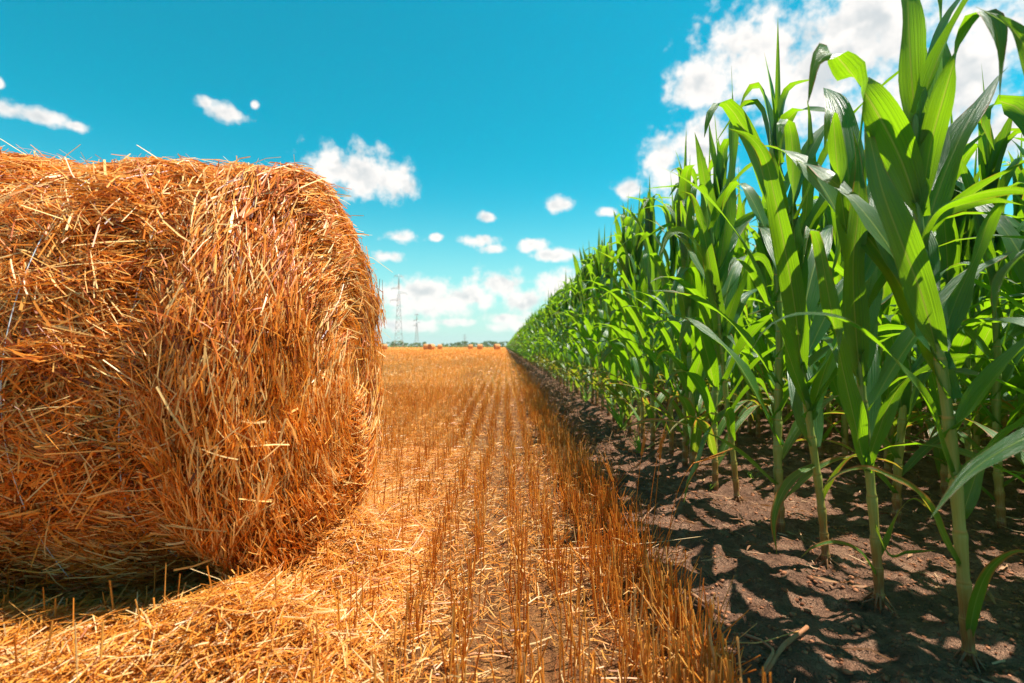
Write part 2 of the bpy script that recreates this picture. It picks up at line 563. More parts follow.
# ------------------------------------------------------------------ the bale's place (needed by the ground)
BR = 0.662                       # radius
BL = 1.22                        # length along its axis
BYAW = R(-2.0)
BFACE = np.array([-0.615, 1.74])  # middle of the near end face, on the ground
AX = np.array([math.cos(BYAW), math.sin(BYAW)])


def ground_h(x, y):
    p2 = np.stack([x, y], 1)
    near = np.clip(1.2 - np.hypot(x, y) / 60.0, 0, 1)
    h = 0.006 * fbm(p2, 5.0, 3, 3) * near
    # bare soil: clods and a low ridge along the maize
    ws = 1 / (1 + np.exp(-(x - 0.48) / 0.05))
    cl = fbm(p2, 7.0, 4, 9, 0.6)
    h = h + ws * near * (0.017 * cl + 0.013 * np.abs(vnoise(p2, 22.0, 5)) + 0.008 * np.abs(vnoise(p2, 41.0, 6)) - 0.014)
    h = h + 0.018 * np.exp(-((x - 1.03) / 0.17) ** 2) * near
    h = h + ws * near * 0.05 * np.clip(vnoise(p2, 1.3, 31), -0.3, 1) * 0.5
    # ruts between the stubble rows
    h = h + (1 - ws) * near * 0.008 * np.cos((x - 0.026) / 0.125 * 2 * np.pi) * np.exp(-(y / 9.0) ** 2)
    # loose straw heaped in front of the bale and along its end
    u = (x - BFACE[0]) * AX[0] + (y - BFACE[1]) * AX[1]
    v = -(x - BFACE[0]) * AX[1] + (y - BFACE[1]) * AX[0]
    g1 = 0.105 * np.exp(-((y - 0.97 - 0.12 * (x + 1.0)) / 0.17) ** 2) / (1 + np.exp((x + 0.38) / 0.09))
    g2 = 0.115 * np.exp(-((u - 0.06) / 0.15) ** 2) * np.exp(-((v + 0.10) / 0.45) ** 2)
    h = h + (g1 + g2) * (1 + 0.35 * vnoise(p2, 9.0, 77))
    return h


def graded(a, b, fine0, fine1, step, grow, lim):
    """axis positions: even between fine0 and fine1, then growing outwards"""
    mid = list(np.arange(fine0, fine1, step))
    lo, s, x = [], step, fine0
    while x > a:
        s = min(s * grow, lim)
        x -= s
        lo.append(x)
    hi, s, x = [], step, mid[-1]
    while x < b:
        s = min(s * grow, lim)
        x += s
        hi.append(x)
    return np.array(lo[::-1] + mid + hi)


gx = graded(-1600, 1600, -1.6, 3.0, 0.016, 1.07, 120)
gy = graded(-300, 2600, 0.75, 4.2, 0.016, 1.06, 120)
XX, YY = np.meshgrid(gx, gy)
xs, ys = XX.ravel(), YY.ravel()
V = np.stack([xs, ys, ground_h(xs, ys)], 1)
nx, ny = len(gx), len(gy)
i = (np.arange(ny - 1)[:, None] * nx + np.arange(nx - 1)[None, :]).ravel()
Fq = np.stack([i, i + 1, i + nx + 1, i + nx], 1)
ground = obj('ground', mesh_np('ground', V, Fq, M_ground, smoothf=True))
tag(ground, 'orange stubble field floor on the left and bare brown soil under the maize', 'ground', kind='structure')


# ------------------------------------------------------------------ round straw bale, foreground
def bale_profile(n=160):
    """from the middle of one end face over the shoulder along the side to the other middle"""
    k = 3.6
    th = np.linspace(0, np.pi, 2 * n)
    # superellipse of the half section: x along the axis, rho away from it
    cx_, sx_ = np.cos(th), np.sin(th)
    x = np.sign(cx_) * np.abs(cx_) ** (2 / 10.0) * BL / 2
    rho = np.abs(sx_) ** (2 / 10.0) * BR
    # even arc length
    s = np.concatenate([[0], np.cumsum(np.hypot(np.diff(x), np.diff(rho)))])
    q = np.linspace(0, s[-1], n)
    x = np.interp(q, s, x)
    rho = np.interp(q, s, rho)
    # the end bulges where the inner turns push outwards
    bul = 0.110 * (1 - (rho / BR) ** 4)
    x = x + np.sign(x) * bul
    return x, rho, q


bpx, bprho, bps = bale_profile()


def bale_surf(tt, ph):
    """tt arc length, ph angle (0 = straight down, pi/2 towards the camera) -> point, normal, e_t, e_phi (local, z=0 at the ground)"""
    def base(tt_, ph_):
        x = np.interp(tt_, bps, bpx)
        r = np.interp(tt_, bps, bprho)
        r = r * (1.0 - 0.065 * x / (BL / 2))
        p = np.stack([x, -r * np.sin(ph_), BR - r * np.cos(ph_)], 1)
        return p
    e = 1e-3
    tt = np.clip(tt, 2 * e, bps[-1] - 2 * e)
    p = base(tt, ph)
    et = nrm(base(tt + e, ph) - base(tt - e, ph))
    ef = nrm(np.stack([np.zeros_like(ph), -np.cos(ph), np.sin(ph)], 1))
    nn = nrm(np.cross(et, ef))
    out_ = p - np.array([[0, 0, BR]])
    sgn = np.sign(np.sum(nn * out_, axis=1, keepdims=True))
    nn = nn * np.where(sgn == 0, 1, sgn)

    def disp(q):
        w = 0.034 * vnoise(q, 2.6, 5) + 0.024 * vnoise(q, 6.5, 8) + 0.020 * vnoise(q, 15.0, 12) + 0.009 * vnoise(q, 36, 14)
        # the wrap layer lies in loose folds around the roll
        w = w + 0.012 * vnoise(q * np.array([[5.0, 1.0, 1.0]]), 3.0, 21)
        # a slack collar of straw rolled over the near shoulder
        w = w + 0.045 * np.exp(-((q[:, 0] - (BL / 2 - 0.03)) / 0.06) ** 2) - 0.050 * np.exp(-((q[:, 0] - (BL / 2 - 0.22)) / 0.08) ** 2) * (1 - 0.8 * np.clip((q[:, 2] - 0.95) / 0.25, 0, 1))
        return w
    d0 = disp(p)
    h = 0.006
    d1 = disp(p + et * h)
    d2 = disp(p + ef * h)
    n2_ = nrm(nn - et * ((d1 - d0) / h)[:, None] * 0.8 - ef * ((d2 - d0) / h)[:, None] * 0.8)
    p = p + nn * d0[:, None]
    # it has settled a little: flattened below
    z = p[:, 2]
    p[:, 2] = np.where(z < 0.17, 0.17 - (0.17 - z) * 0.75, z)
    # and spreads a little where it rests
    spread = 1 + 0.10 * np.clip((0.40 - p[:, 2]) / 0.40, 0, 1) ** 2
    p[:, 1] *= spread
    p[:, 0] += 0.035 * np.sign(p[:, 0]) * np.clip((0.40 - p[:, 2]) / 0.40, 0, 1) * (np.abs(p[:, 0]) > BL / 2 - 0.12)
    return p, n2_, et, ef


bc = BFACE - AX * (BL / 2 + 0.02)
bale = empty('straw_bale', (bc[0], bc[1], -0.045), BYAW)
tag(bale, 'huge round straw bale filling the left foreground, shaggy orange straw', 'straw bale')

nt_, nf_ = 150, 260
tg, pg = np.meshgrid(np.linspace(0.0, bps[-1], nt_), np.linspace(0, 2 * np.pi, nf_, endpoint=False), indexing='ij')
p, n_, _, _ = bale_surf(tg.ravel(), pg.ravel())
p = p - n_ * 0.018
i = np.arange(nt_ - 1)[:, None] * nf_
j = np.arange(nf_)[None, :]
j2 = (j + 1) % nf_
Fq = np.stack([i + j, i + j2, i + nf_ + j2, i + nf_ + j], -1).reshape(-1, 4)
acc = Acc()
core_me = mesh_np('bale_core', p, Fq, M_core, smoothf=True)
obj('core', core_me, bale)


def bale_straws(n, near):
    cdf = np.cumsum(np.maximum(bprho, 0.02))
    cdf /= cdf[-1]
    tt = np.interp(rng.random(n), cdf, bps)
    if near:
        ph = rng.uniform(-0.1, np.pi * 1.12, n)
        tt = np.interp(rng.random(n) ** 0.8 * 0.80, cdf, bps)
    else:
        ph = rng.uniform(0, 2 * np.pi, n)
    p, nn, et, ef = bale_surf(tt, ph)
    rho = np.interp(tt, bps, bprho)
    xx = np.interp(tt, bps, bpx)
    # how far onto the end face a straw lies: 0 on the rolled side, 1 on the face
    face = np.clip((np.abs(xx) - (BL / 2 - 0.17)) / 0.06, 0, 1)
    clump = vnoise(p, 5.0, 40) * 1.0 + vnoise(p, 13.0, 41) * 0.7
    a_side = np.where(rng.random(n) < 0.45, rng.uniform(-1.57, 1.57, n), clump * 1.9 + rng.normal(0, 0.5, n) + 0.6)
    a_face = 1.5708 + rng.normal(0, 0.26, n) + clump * 0.30
    loose = rng.random(n) < 0.10
    a_face = np.where(loose, rng.uniform(0, 3.14, n), a_face)
    a = a_side * (1 - face) + a_face * face
    T = et * np.cos(a)[:, None] + ef * np.sin(a)[:, None]
    lift = rng.normal(0.05, 0.13, n) * np.where(rng.random(n) < 0.5, 1, -1)
    fly = rng.random(n) < 0.018
    lift = np.where(fly, rng.uniform(0.2, 1.0, n), lift)
    T = nrm(T + nn * lift[:, None])
    L = np.exp(rng.normal(math.log(0.062), 0.52, n)).clip(0.018, 0.20)
    W = rng.uniform(0.0014, 0.0037, n) * np.where(rng.random(n) < 0.20, 1.7, 1.0)
    roll = rng.normal(0, 0.8, n)
    S = np.cross(T, nn) * np.cos(roll)[:, None] + nn * np.sin(roll)[:, None]
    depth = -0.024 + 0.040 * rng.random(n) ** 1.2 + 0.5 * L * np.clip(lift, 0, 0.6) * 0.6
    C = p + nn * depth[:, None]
    bend = -nn * (L ** 2 / (8 * 0.55) + L * rng.uniform(0, 0.06, n))[:, None] + ef * (L * rng.normal(0, 0.03, n))[:, None]
    V, Fc, nv = ribbons(C, T, S, L, W, bend, 0.8, 3 if near else 2)
    # colour: brown to pale gold in tufts, gap shade painted in by depth
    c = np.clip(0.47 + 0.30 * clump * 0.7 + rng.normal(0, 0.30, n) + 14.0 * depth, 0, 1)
    c = np.where(rng.random(n) < 0.07, rng.uniform(0.85, 1.0, n), c)
    ok = C[:, 2] > 0.0
    V = V.reshape(n, nv, 3)[ok].reshape(-1, 3)
    m = ok.sum()
    base = (np.arange(m) * nv)[:, None]
    ns_ = nv // 2 - 1
    Fc = np.concatenate([base + np.array([[2 * k, 2 * k + 1, 2 * k + 3, 2 * k + 2]]) for k in range(ns_)], 1).reshape(-1, 4)
    return V, Fc, np.repeat(c[ok], nv)


acc = Acc()
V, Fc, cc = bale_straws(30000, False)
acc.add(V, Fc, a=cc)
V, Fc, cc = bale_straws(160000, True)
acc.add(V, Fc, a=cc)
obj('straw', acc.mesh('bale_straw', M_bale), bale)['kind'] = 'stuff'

# twine strands around the roll
for sx, lo, hi in ((0.17, 0.75, 3.3), (0.385, 0.6, 2.3)):
    tt0 = np.interp(-(BL / 2 - sx), -bpx[::1], bps) if False else bps[np.argmin(np.abs(bpx - (BL / 2 - (0.61 - sx))) + (bprho < BR * 0.9) * 9)]
    ph = np.linspace(lo, hi, 90)
    p, n_, et, ef = bale_surf(np.full(90, tt0) + 0.012 * np.sin(ph * 2.3), ph)
    for _ in range(60):
        p[1:-1] = (p[:-2] + p[2:] + 2 * p[1:-1]) / 4
    p = p + nrm(np.stack([0 * p[:, 0], p[:, 1], p[:, 2] - BR], 1)) * 0.024
    V, q, tr, uv = tube(p, 0.0010, 6)
    me = mesh_np('twine', V, [q, tr], M_twine, smoothf=True)
    tw = obj('twine', me, bale)
    tw['label'] = 'pale plastic twine strand around the roll'

# ------------------------------------------------------------------ stubble and loose straw
ROW0, ROWD = 0.026, 0.125


def in_bale(x, y, grow=0.0):
    u = (x - BFACE[0]) * AX[0] + (y - BFACE[1]) * AX[1]
    v = -(x - BFACE[0]) * AX[1] + (y - BFACE[1]) * AX[0]
    return (u < 0.0 + grow) & (u > -BL - grow) & (np.abs(v) < 0.42 + grow)


def stub_points(n, y0, y1, power):
    """points on the stubble rows inside the view cone and a margin around it"""
    y = (y0 ** power + rng.random(n) * (y1 ** power - y0 ** power)) ** (1 / power)
    xl = -(1.25 * y + 1.0)
    k0 = np.ceil((xl - ROW0) / ROWD)
    k1 = 3.0
    k = np.floor(k0 + rng.random(n) * (k1 - k0 + 1))
    x = ROW0 + k * ROWD + rng.normal(0, 0.017, n) + 0.018 * vnoise(np.stack([y, k], 1), 1.3, 4)
    return x, y


def keep(x, y):
    m = ~in_bale(x, y, 0.05)
    clump = vnoise(np.stack([x * 3, y], 1), 9.0, 50)
    m &= (rng.random(len(x)) < 0.62 + 0.45 * clump)
    # the heap of loose straw covers the rows beside the bale
    heap = 1 / (1 + np.exp((x + 0.30 + 0.05 * (y - 1)) / 0.06)) * np.exp(-np.clip(y - 2.2, 0, 9) / 1.0)
    m &= rng.random(len(x)) > 0.88 * heap
    return m


acc = Acc()
x, y = stub_points(46000, 0.55, 8.0, 1.35)
# extra, taller stems in the last rows at the edge of the field
ye = 0.6 + rng.random(2600) ** 1.8 * 8
xe = 0.33 + rng.normal(0, 0.06, 2600)
x = np.concatenate([x, xe])
y = np.concatenate([y, ye])
m = keep(x, y)
x, y = x[m], y[m]
n = len(x)
edgeness = np.clip((x - 0.2) / 0.2, 0, 1)
hgt = (0.115 + 0.035 * rng.random(n) + 0.04 * edgeness * rng.random(n)) * rng.uniform(0.55, 1.15, n)
T = np.stack([rng.normal(0.0, 0.10, n), rng.normal(0, 0.10, n), np.ones(n)], 1)
flat = rng.random(n) < 0.07
T[flat, :2] *= 6
T[x > 0.40, 0] = -np.abs(T[x > 0.40, 0])
B = np.stack([x, y, ground_h(x, y) - 0.01], 1)
V, q, nv = prisms(B, T, hgt, rng.uniform(0.0014, 0.0025, n), rng.uniform(0.0012, 0.0022, n))
acc.add(V, q, a=np.repeat(np.clip(rng.normal(0.5, 0.22, n) + 0.25 * vnoise(np.stack([x, y], 1), 3, 2), 0, 1), nv))
ne = 1500
ye_ = 1.0 + rng.random(ne) ** 1.5 * 16
xe = 0.39 + np.abs(rng.normal(0, 0.07, ne)) * np.clip(0.4 + ye_ / 6, 0, 1.3)
ye = ye_
Be = np.stack([xe, ye, ground_h(xe, ye) - 0.005], 1)
Te = np.stack([rng.normal(0.1, 0.45, ne), rng.normal(0, 0.45, ne), np.ones(ne)], 1)
V, q, nv = prisms(Be, Te, rng.uniform(0.06, 0.20, ne), rng.uniform(0.001, 0.002, ne) * (1 + ye * 0.08), rng.uniform(0.0007, 0.0012, ne) * (1 + ye * 0.08))
acc.add(V, q, a=np.repeat(rng.uniform(0, 0.9, ne), nv))
# a withered leaf blade hanging on some stems
s = rng.random(n) < 0.40
C = B[s] + nrm(T[s]) * (hgt[s] * rng.uniform(0.3, 0.9, s.sum()))[:, None]
Tl = nrm(np.stack([rng.normal(0, 1, s.sum()), rng.normal(0, 1, s.sum()), rng.normal(0.1, 0.6, s.sum())], 1))
V, q, nv = ribbons(C + Tl * 0.012, Tl, rng.normal(0, 1, (s.sum(), 3)), rng.uniform(0.02, 0.06, s.sum()), rng.uniform(0.002, 0.0045, s.sum()),
                   bend=np.stack([np.zeros(s.sum())] * 2 + [-rng.uniform(0.002, 0.010, s.sum())], 1), taper=0.3)
acc.add(V, q, a=np.repeat(rng.uniform(0.4, 1.0, s.sum()), nv))

for cnt, y0, y1, w0, w1, pw, hm in ((42000, 6.0, 24.0, 0.004, 0.009, 1.3, 1.0), (50000, 24.0, 90.0, 0.015, 0.04, 1.5, 1.0),
                                (30000, 90.0, 260.0, 0.05, 0.12, 1.4, 1.0)):
    x, y = stub_points(cnt, y0, y1, pw)
    m = keep(x, y)
    x, y = x[m], y[m]
    n = len(x)
    T = np.stack([rng.normal(0, 0.22, n), rng.normal(0, 0.30, n), np.ones(n)], 1)
    hgt = rng.uniform(0.08, 0.15, n) * hm
    C = np.stack([x, y, ground_h(x, y) + hgt * 0.48], 1)
    a = rng.uniform(-0.9, 0.9, n)
    S = np.stack([np.cos(a), np.sin(a), np.zeros(n)], 1)
    V, q, nv = ribbons(C, T, S, hgt, rng.uniform(w0, w1, n), nseg=1)
    acc.add(V, q, a=np.repeat(np.clip(rng.normal(0.74, 0.2, n), 0, 1), nv))
stub = obj('stubble', acc.mesh('stubble', M_stub))
tag(stub, 'rows of short cut orange cereal stubble running to the horizon', 'stubble', kind='stuff')

# fallen straw
acc = Acc()


def litter(n, y0, y1, xlo, xhi, L0, W0, pw=1.5, dens=None, up=0.10):
    y = (y0 ** pw + rng.random(n) * (y1 ** pw - y0 ** pw)) ** (1 / pw)
    x = xlo(y) + rng.random(n) * (xhi(y) - xlo(y))
    m = ~in_bale(x, y, -0.25)
    if dens is not None:
        m &= rng.random(n) < dens(x, y)
    x, y = x[m], y[m]
    n = len(x)
    a = rng.uniform(0, 6.283, n)
    a = np.where(rng.random(n) < 0.25, 1.57 + rng.normal(0, 0.5, n), a)
    T = np.stack([np.cos(a), np.sin(a), rng.normal(0, up, n)], 1)
    L = L0 * np.exp(rng.normal(0, 0.45, n)).clip(0.3, 2.3)
    S = np.stack([-np.sin(a), np.cos(a), rng.normal(0, 0.6, n)], 1)
    heap = 1 / (1 + np.exp((x + 0.33) / 0.06)) * np.exp(-np.clip(y - 1.6, 0, 9) / 0.5)
    z = ground_h(x, y) + 0.004 + rng.random(n) ** 1.5 * (0.018 + 0.035 * heap) + np.abs(T[:, 2]) * L * 0.3
    C = np.stack([x, y, z], 1)
    bend = np.stack([rng.normal(0, 0.04, n) * L, rng.normal(0, 0.04, n) * L, -rng.uniform(-0.02, 0.10, n) * L], 1)
    W = W0 * rng.uniform(0.55, 1.4, n)
    V, q, nv = ribbons(C, T, S, L, W, bend)
    acc.add(V, q, a=np.repeat(np.clip(rng.normal(0.52, 0.30, n), 0, 1), nv))


def d_near(x, y):
    patch = vnoise(np.stack([x, y], 1), 3.0, 90)
    left = 1 / (1 + np.exp((x + 0.22) / 0.10))
    r = np.abs(((x - ROW0) / ROWD + 0.5) % 1.0 - 0.5)      # 0 on a row, 0.5 between
    d_ = 0.10 + 0.26 * patch + 0.20 * r
    return np.clip(np.maximum(d_ * np.clip((0.46 - x) / 0.1, 0, 1), left * 1.0), 0, 1)


litter(120000, 0.55, 3.4, lambda y: -(1.15 * y + 0.5), lambda y: 0 * y + 0.50, 0.045, 0.0022, 1.3, d_near)
litter(52000, 0.5, 1.9, lambda y: 0 * y - 1.9, lambda y: 0 * y - 0.28, 0.070, 0.0024, 1.0, None, 0.20)
litter(90000, 3.2, 12.0, lambda y: -(1.15 * y + 0.5), lambda y: 0 * y + 0.45, 0.05, 0.0042, 1.6,
       lambda x, y: np.clip(0.55 + 0.8 * vnoise(np.stack([x * 1.8, y * 0.5], 1), 1.0, 33) + 0.35 * np.cos((x - 0.026) / 0.125 * 6.2832 + 3.14), 0.05, 1))
litter(60000, 12.0, 60.0, lambda y: -(1.1 * y + 1), lambda y: 0 * y + 0.45, 0.12, 0.022, 1.6,
       lambda x, y: np.clip(0.5 + 0.9 * vnoise(np.stack([x * 0.5, y * 0.12], 1), 1.0, 34), 0.0, 1))
lit = obj('fallen_straw', acc.mesh('fallen_straw', M_litter))
tag(lit, 'loose golden straw lying around the bale and between the stubble rows', 'straw', kind='stuff')

# ------------------------------------------------------------------ maize
def leaf_from_path(pts, W, side0, side1, nseg=16, vfold=0.28, wav=0.10, seed=0, base_wrap=True, blunt=0.0):
    """blade along a smooth path; side0/side1 = width direction at base and tip"""
    pts = np.asarray(pts, float)
    k = len(pts)
    s = np.concatenate([[0], np.cumsum(np.linalg.norm(np.diff(pts, axis=0), axis=1))])
    L = s[-1]
    # Catmull-Rom through the points
    ext = np.concatenate([[2 * pts[0] - pts[1]], pts, [2 * pts[-1] - pts[-2]]])
    tt = np.linspace(0, k - 1 - 1e-6, 90)
    i = tt.astype(int)
    f = (tt - i)[:, None]
    p0, p1, p2, p3 = ext[i], ext[i + 1], ext[i + 2], ext[i + 3]
    c = 0.5 * (2 * p1 + (p2 - p0) * f + (2 * p0 - 5 * p1 + 4 * p2 - p3) * f ** 2 + (3 * p1 - p0 - 3 * p2 + p3) * f ** 3)
    sc = np.concatenate([[0], np.cumsum(np.linalg.norm(np.diff(c, axis=0), axis=1))])
    q = np.linspace(0, 1, nseg + 1)
    c = np.stack([np.interp(q * sc[-1], sc, c[:, j]) for j in range(3)], 1)
    return leaf_strip(c, q, W, side0, side1, vfold, wav, seed, base_wrap)


def leaf_strip(c, q, W, side0, side1, vfold, wav, seed, base_wrap, nu=4):
    r = np.random.default_rng(seed)
    T = nrm(np.gradient(c, axis=0))
    side0, side1 = np.asarray(side0, float), np.asarray(side1, float)
    sd = nrm(side0[None] * (1 - q)[:, None] + side1[None] * q[:, None])
    sd = nrm(sd - T * np.sum(sd * T, 1, keepdims=True))
    # keep orientation from flipping over a fold
    for k in range(1, len(sd)):
        if np.dot(sd[k], sd[k - 1]) < 0:
            sd[k] = -sd[k]
    N = np.cross(T, sd)
    w = np.where(q < 0.28, 0.52 + 0.48 * np.sin(q / 0.28 * 1.5708), 1 - (np.clip(q - 0.28, 0, 1) / 0.72) ** 2.1)
    w = np.maximum(w, 0.012) * W * 0.5
    Ls = np.linalg.norm(np.diff(c, axis=0), axis=1).sum()
    ph1, ph2 = r.uniform(0, 6.28, 2)
    fr = r.uniform(3.0, 5.5) * max(Ls, 0.3) / 0.6
    rows, uvs = [], []
    us = np.linspace(-1, 1, nu + 1)
    wrapf = np.exp(-(q / 0.06) ** 2) if base_wrap else 0 * q
    for u in us:
        ph = ph1 if u < 0 else ph2
        vf = (vfold * (0.5 + 0.5 * (1 - q)) + wrapf * 0.9) * abs(u)
        wv = wav * np.sin(q * fr * 6.28 / 2 + ph) * u * u * np.clip(q * 5, 0, 1) * np.clip((1 - q) * 5, 0, 1)
        sp = 1 - 0.35 * wrapf * abs(u)
        rows.append(c + sd * (u * w * sp)[:, None] + N * (w * (vf) + W * wv)[:, None])
        uvs.append(np.stack([np.full(len(q), (u + 1) / 2), q], 1))
    V = np.stack(rows, 1).reshape(-1, 3)
    uv = np.stack(uvs, 1).reshape(-1, 2)
    m_ = len(us)
    i = (np.arange(len(q) - 1)[:, None] * m_ + np.arange(m_ - 1)[None]).ravel()
    Fq = np.stack([i, i + 1, i + m_ + 1, i + m_], 1)
    return V, Fq, uv


def leaf_grow(base, az_, L, W, a0, droop, kink=None, side=0.0, twist=0.0, nseg=14, seed=0, nu=4, vfold=0.28, wav=0.10, pw=1.8):
    q = np.linspace(0, 1, nseg + 1)
    th = a0 + droop * q ** pw
    if kink is not None:
        th = th + kink[1] / (1 + np.exp(-(q - kink[0]) / 0.022))
    aa = az_ + side * q ** 2
    dl = L / nseg
    dirs = np.stack([np.sin(th) * np.cos(aa), np.sin(th) * np.sin(aa), np.cos(th)], 1)
    c = np.asarray(base)[None] + np.concatenate([[[0, 0, 0]], np.cumsum((dirs[1:] + dirs[:-1]) / 2 * dl, axis=0)])
    s0 = np.array([-math.sin(az_), math.cos(az_), 0.0])
    s1 = np.array([-math.sin(az_ + side), math.cos(az_ + side), 0.0])
    out_ = np.array([math.cos(az_), math.sin(az_), 0.25])
    s1 = s1 * math.cos(twist) + out_ * math.sin(twist)
    return leaf_strip(c, q, W, s0, s1, vfold, wav, seed, True, nu)


def stalk_mesh(path, r0, r1, nodes, ns=10):
    """jointed stalk: every internode is wrapped by a sheath that widens to its collar"""
    path = np.asarray(path, float)
    s = np.concatenate([[0], np.cumsum(np.linalg.norm(np.diff(path, axis=0), axis=1))])
    q, r, vv = [], [], []
    nodes = [0.0] + list(nodes) + [s[-1]]
    for k in range(len(nodes) - 1):
        a, b = nodes[k], nodes[k + 1]
        if b - a < 0.01:
            continue
        for f, g in ((0.0, 1.12), (0.06, 0.96), (0.35, 0.98), (0.8, 1.12), (0.95, 1.20), (0.99, 1.05)):
            z = a + (b - a) * f
            q.append(z)
            r.append((r0 + (r1 - r0) * (z / s[-1]) ** 1.3) * g)
            vv.append(k + f)
    q.append(s[-1])
    r.append(r1 * 0.8)
    vv.append(len(nodes))
    q = np.array(q)
    pts = np.stack([np.interp(q, s, path[:, j]) for j in range(3)], 1)
    V, Fq, tri, uv = tube(pts, np.array(r), ns)
    vv = np.array(vv)
    uv[:len(q) * ns, 1] = np.repeat(vv, ns)
    return V, Fq, tri, uv


def grow_plant(seed, Hs=1.30, total=1.9, lod=0):
    """returns stalk geometry and a list of leaves, all around the plant's own foot"""
    r = random.Random(seed)
    n_nodes = 13
    lean = (r.gauss(0, 0.03), r.gauss(0, 0.03))
    zz = np.linspace(0, Hs, 12)
    path = np.stack([lean[0] * zz ** 1.4 + 0.004 * np.sin(zz * 9 + seed), lean[1] * zz ** 1.4 + 0.004 * np.cos(zz * 8 + seed), zz], 1)
    nodes = []
    z = 0.045
    for k in range(n_nodes):
        nodes.append(z)
        z += 0.05 + 0.010 * k if k < 5 else 0.098 + r.uniform(-0.01, 0.012)
    nodes = [z_ for z_ in nodes if z_ < Hs - 0.03]
    plane = r.uniform(0, 6.28)
    leaves = []
    N = len(nodes)
    for k, z in enumerate(nodes):
        u = k / (N - 1)
        base = [np.interp(z, zz, path[:, j]) for j in range(3)]
        a = plane + (k % 2) * math.pi + r.gauss(0, 0.28)
        if k < 1:
            continue
        if u < 0.3:
            L, W = r.uniform(0.42, 0.66), r.uniform(0.036, 0.056)
            a0, dr, kk = r.uniform(0.4, 0.8), r.uniform(1.3, 2.3), None
        elif u < 0.72:
            L, W = r.uniform(0.56, 0.82), r.uniform(0.054, 0.078)
            a0, dr = r.uniform(0.22, 0.50), r.uniform(0.7, 2.2)
            kk = (r.uniform(0.5, 0.75), r.uniform(0.6, 1.4)) if r.random() < 0.3 else None
        else:
            L, W = r.uniform(0.52, 0.74), r.uniform(0.064, 0.088)
            a0, dr = r.uniform(0.06, 0.26), r.uniform(0.1, 1.2)
            kk = (r.uniform(0.55, 0.8), r.uniform(1.4, 2.5)) if r.random() < 0.65 else None
        leaves.append(dict(base=base, az_=a, L=L, W=W, a0=a0, droop=dr, kink=kk, side=r.gauss(0, 0.35), twist=r.gauss(0, 0.7),
                           seed=r.randrange(9999), wav=r.uniform(0.05, 0.16), old=u < 0.3))
    top = [path[-1][0], path[-1][1], Hs - 0.12]
    for k in range(5):
        leaves.append(dict(base=[top[0], top[1], top[2] + 0.035 * k], az_=plane + k * math.pi + r.gauss(0, 0.6), L=r.uniform(0.46, 0.66) * (1 - 0.05 * k),
                           W=r.uniform(0.055, 0.080), a0=r.uniform(0.02, 0.13), droop=r.uniform(0.0, 0.35),
                           kink=(r.uniform(0.6, 0.85), r.uniform(1.2, 2.6)) if r.random() < 0.6 else None,
                           side=r.gauss(0, 0.3), twist=r.gauss(0, 0.5), seed=r.randrange(9999), vfold=0.5, wav=0.05, old=False))
    leaves.append(dict(base=top, az_=r.uniform(0, 6), L=r.uniform(0.58, 0.74), W=0.022, a0=0.02, droop=r.uniform(0, 0.15), kink=None, side=0, twist=0.4,
                       seed=1, vfold=1.2, wav=0.0, old=False))
    return path, nodes, leaves


def leaf_geo(l, nseg=14, nu=4):
    l = dict(l)
    l.pop('old', None)
    return leaf_grow(nseg=nseg, nu=nu, **l)


# --- a set of grown plants whose meshes the rows share
protos = []
for sdd in range(9):
    path, nodes, leaves = grow_plant(100 + sdd, Hs=random.uniform(1.24, 1.36))
    V, q, tr, uv = stalk_mesh(path, 0.0145, 0.0075, nodes)
    st_me = mesh_np('maize_stalk', V, [q, tr], M_stalk, {'rnd': np.full(len(V), .5)}, uv, True)
    lf = []
    joined = Acc()
    joined.add(V, q, tr, uv=uv)
    split = joined.n
    for l in leaves:
        V, q, uv = leaf_geo(l)
        lf.append(mesh_np('maize_leaf', V, q, M_leaf_old if l['old'] else M_leaf, None, uv, True))
        V, q, uv = leaf_geo(l, 9, 2)
        joined.add(V, q, uv=uv)
    jm = joined.mesh('maize_plant', M_stalk, True)
    jm.materials.append(M_leaf)
    # leaves of the joined mesh use the leaf material
    npoly = len(jm.polygons)
    ls = np.empty(npoly, dtype=np.int32)
    jm.polygons.foreach_get('loop_start', ls)
    vi = np.empty(len(jm.loops), dtype=np.int32)
    jm.loops.foreach_get('vertex_index', vi)
    jm.polygons.foreach_set('material_index', (vi[ls] >= split).astype(np.int32))
    protos.append((st_me, lf, jm))


def place_plant(x, y, k, rz, sc, detailed, label, group):
    z = float(ground_h(np.array([x]), np.array([y]))[0]) - 0.012
    st_me, lf, jm = protos[k]
    if detailed:
        root = empty('maize_plant', (x, y, z), rz)
        obj('stalk', st_me, root)
        for me in lf:
            obj('leaf', me, root)
    else:
        root = obj('maize_plant', jm, None, (x, y, z))
        root.rotation_euler = (random.gauss(0, 0.02), random.gauss(0, 0.02), rz)
    root.scale = (sc, sc, sc)
    tag(root, label, 'maize plant', group)
    return root


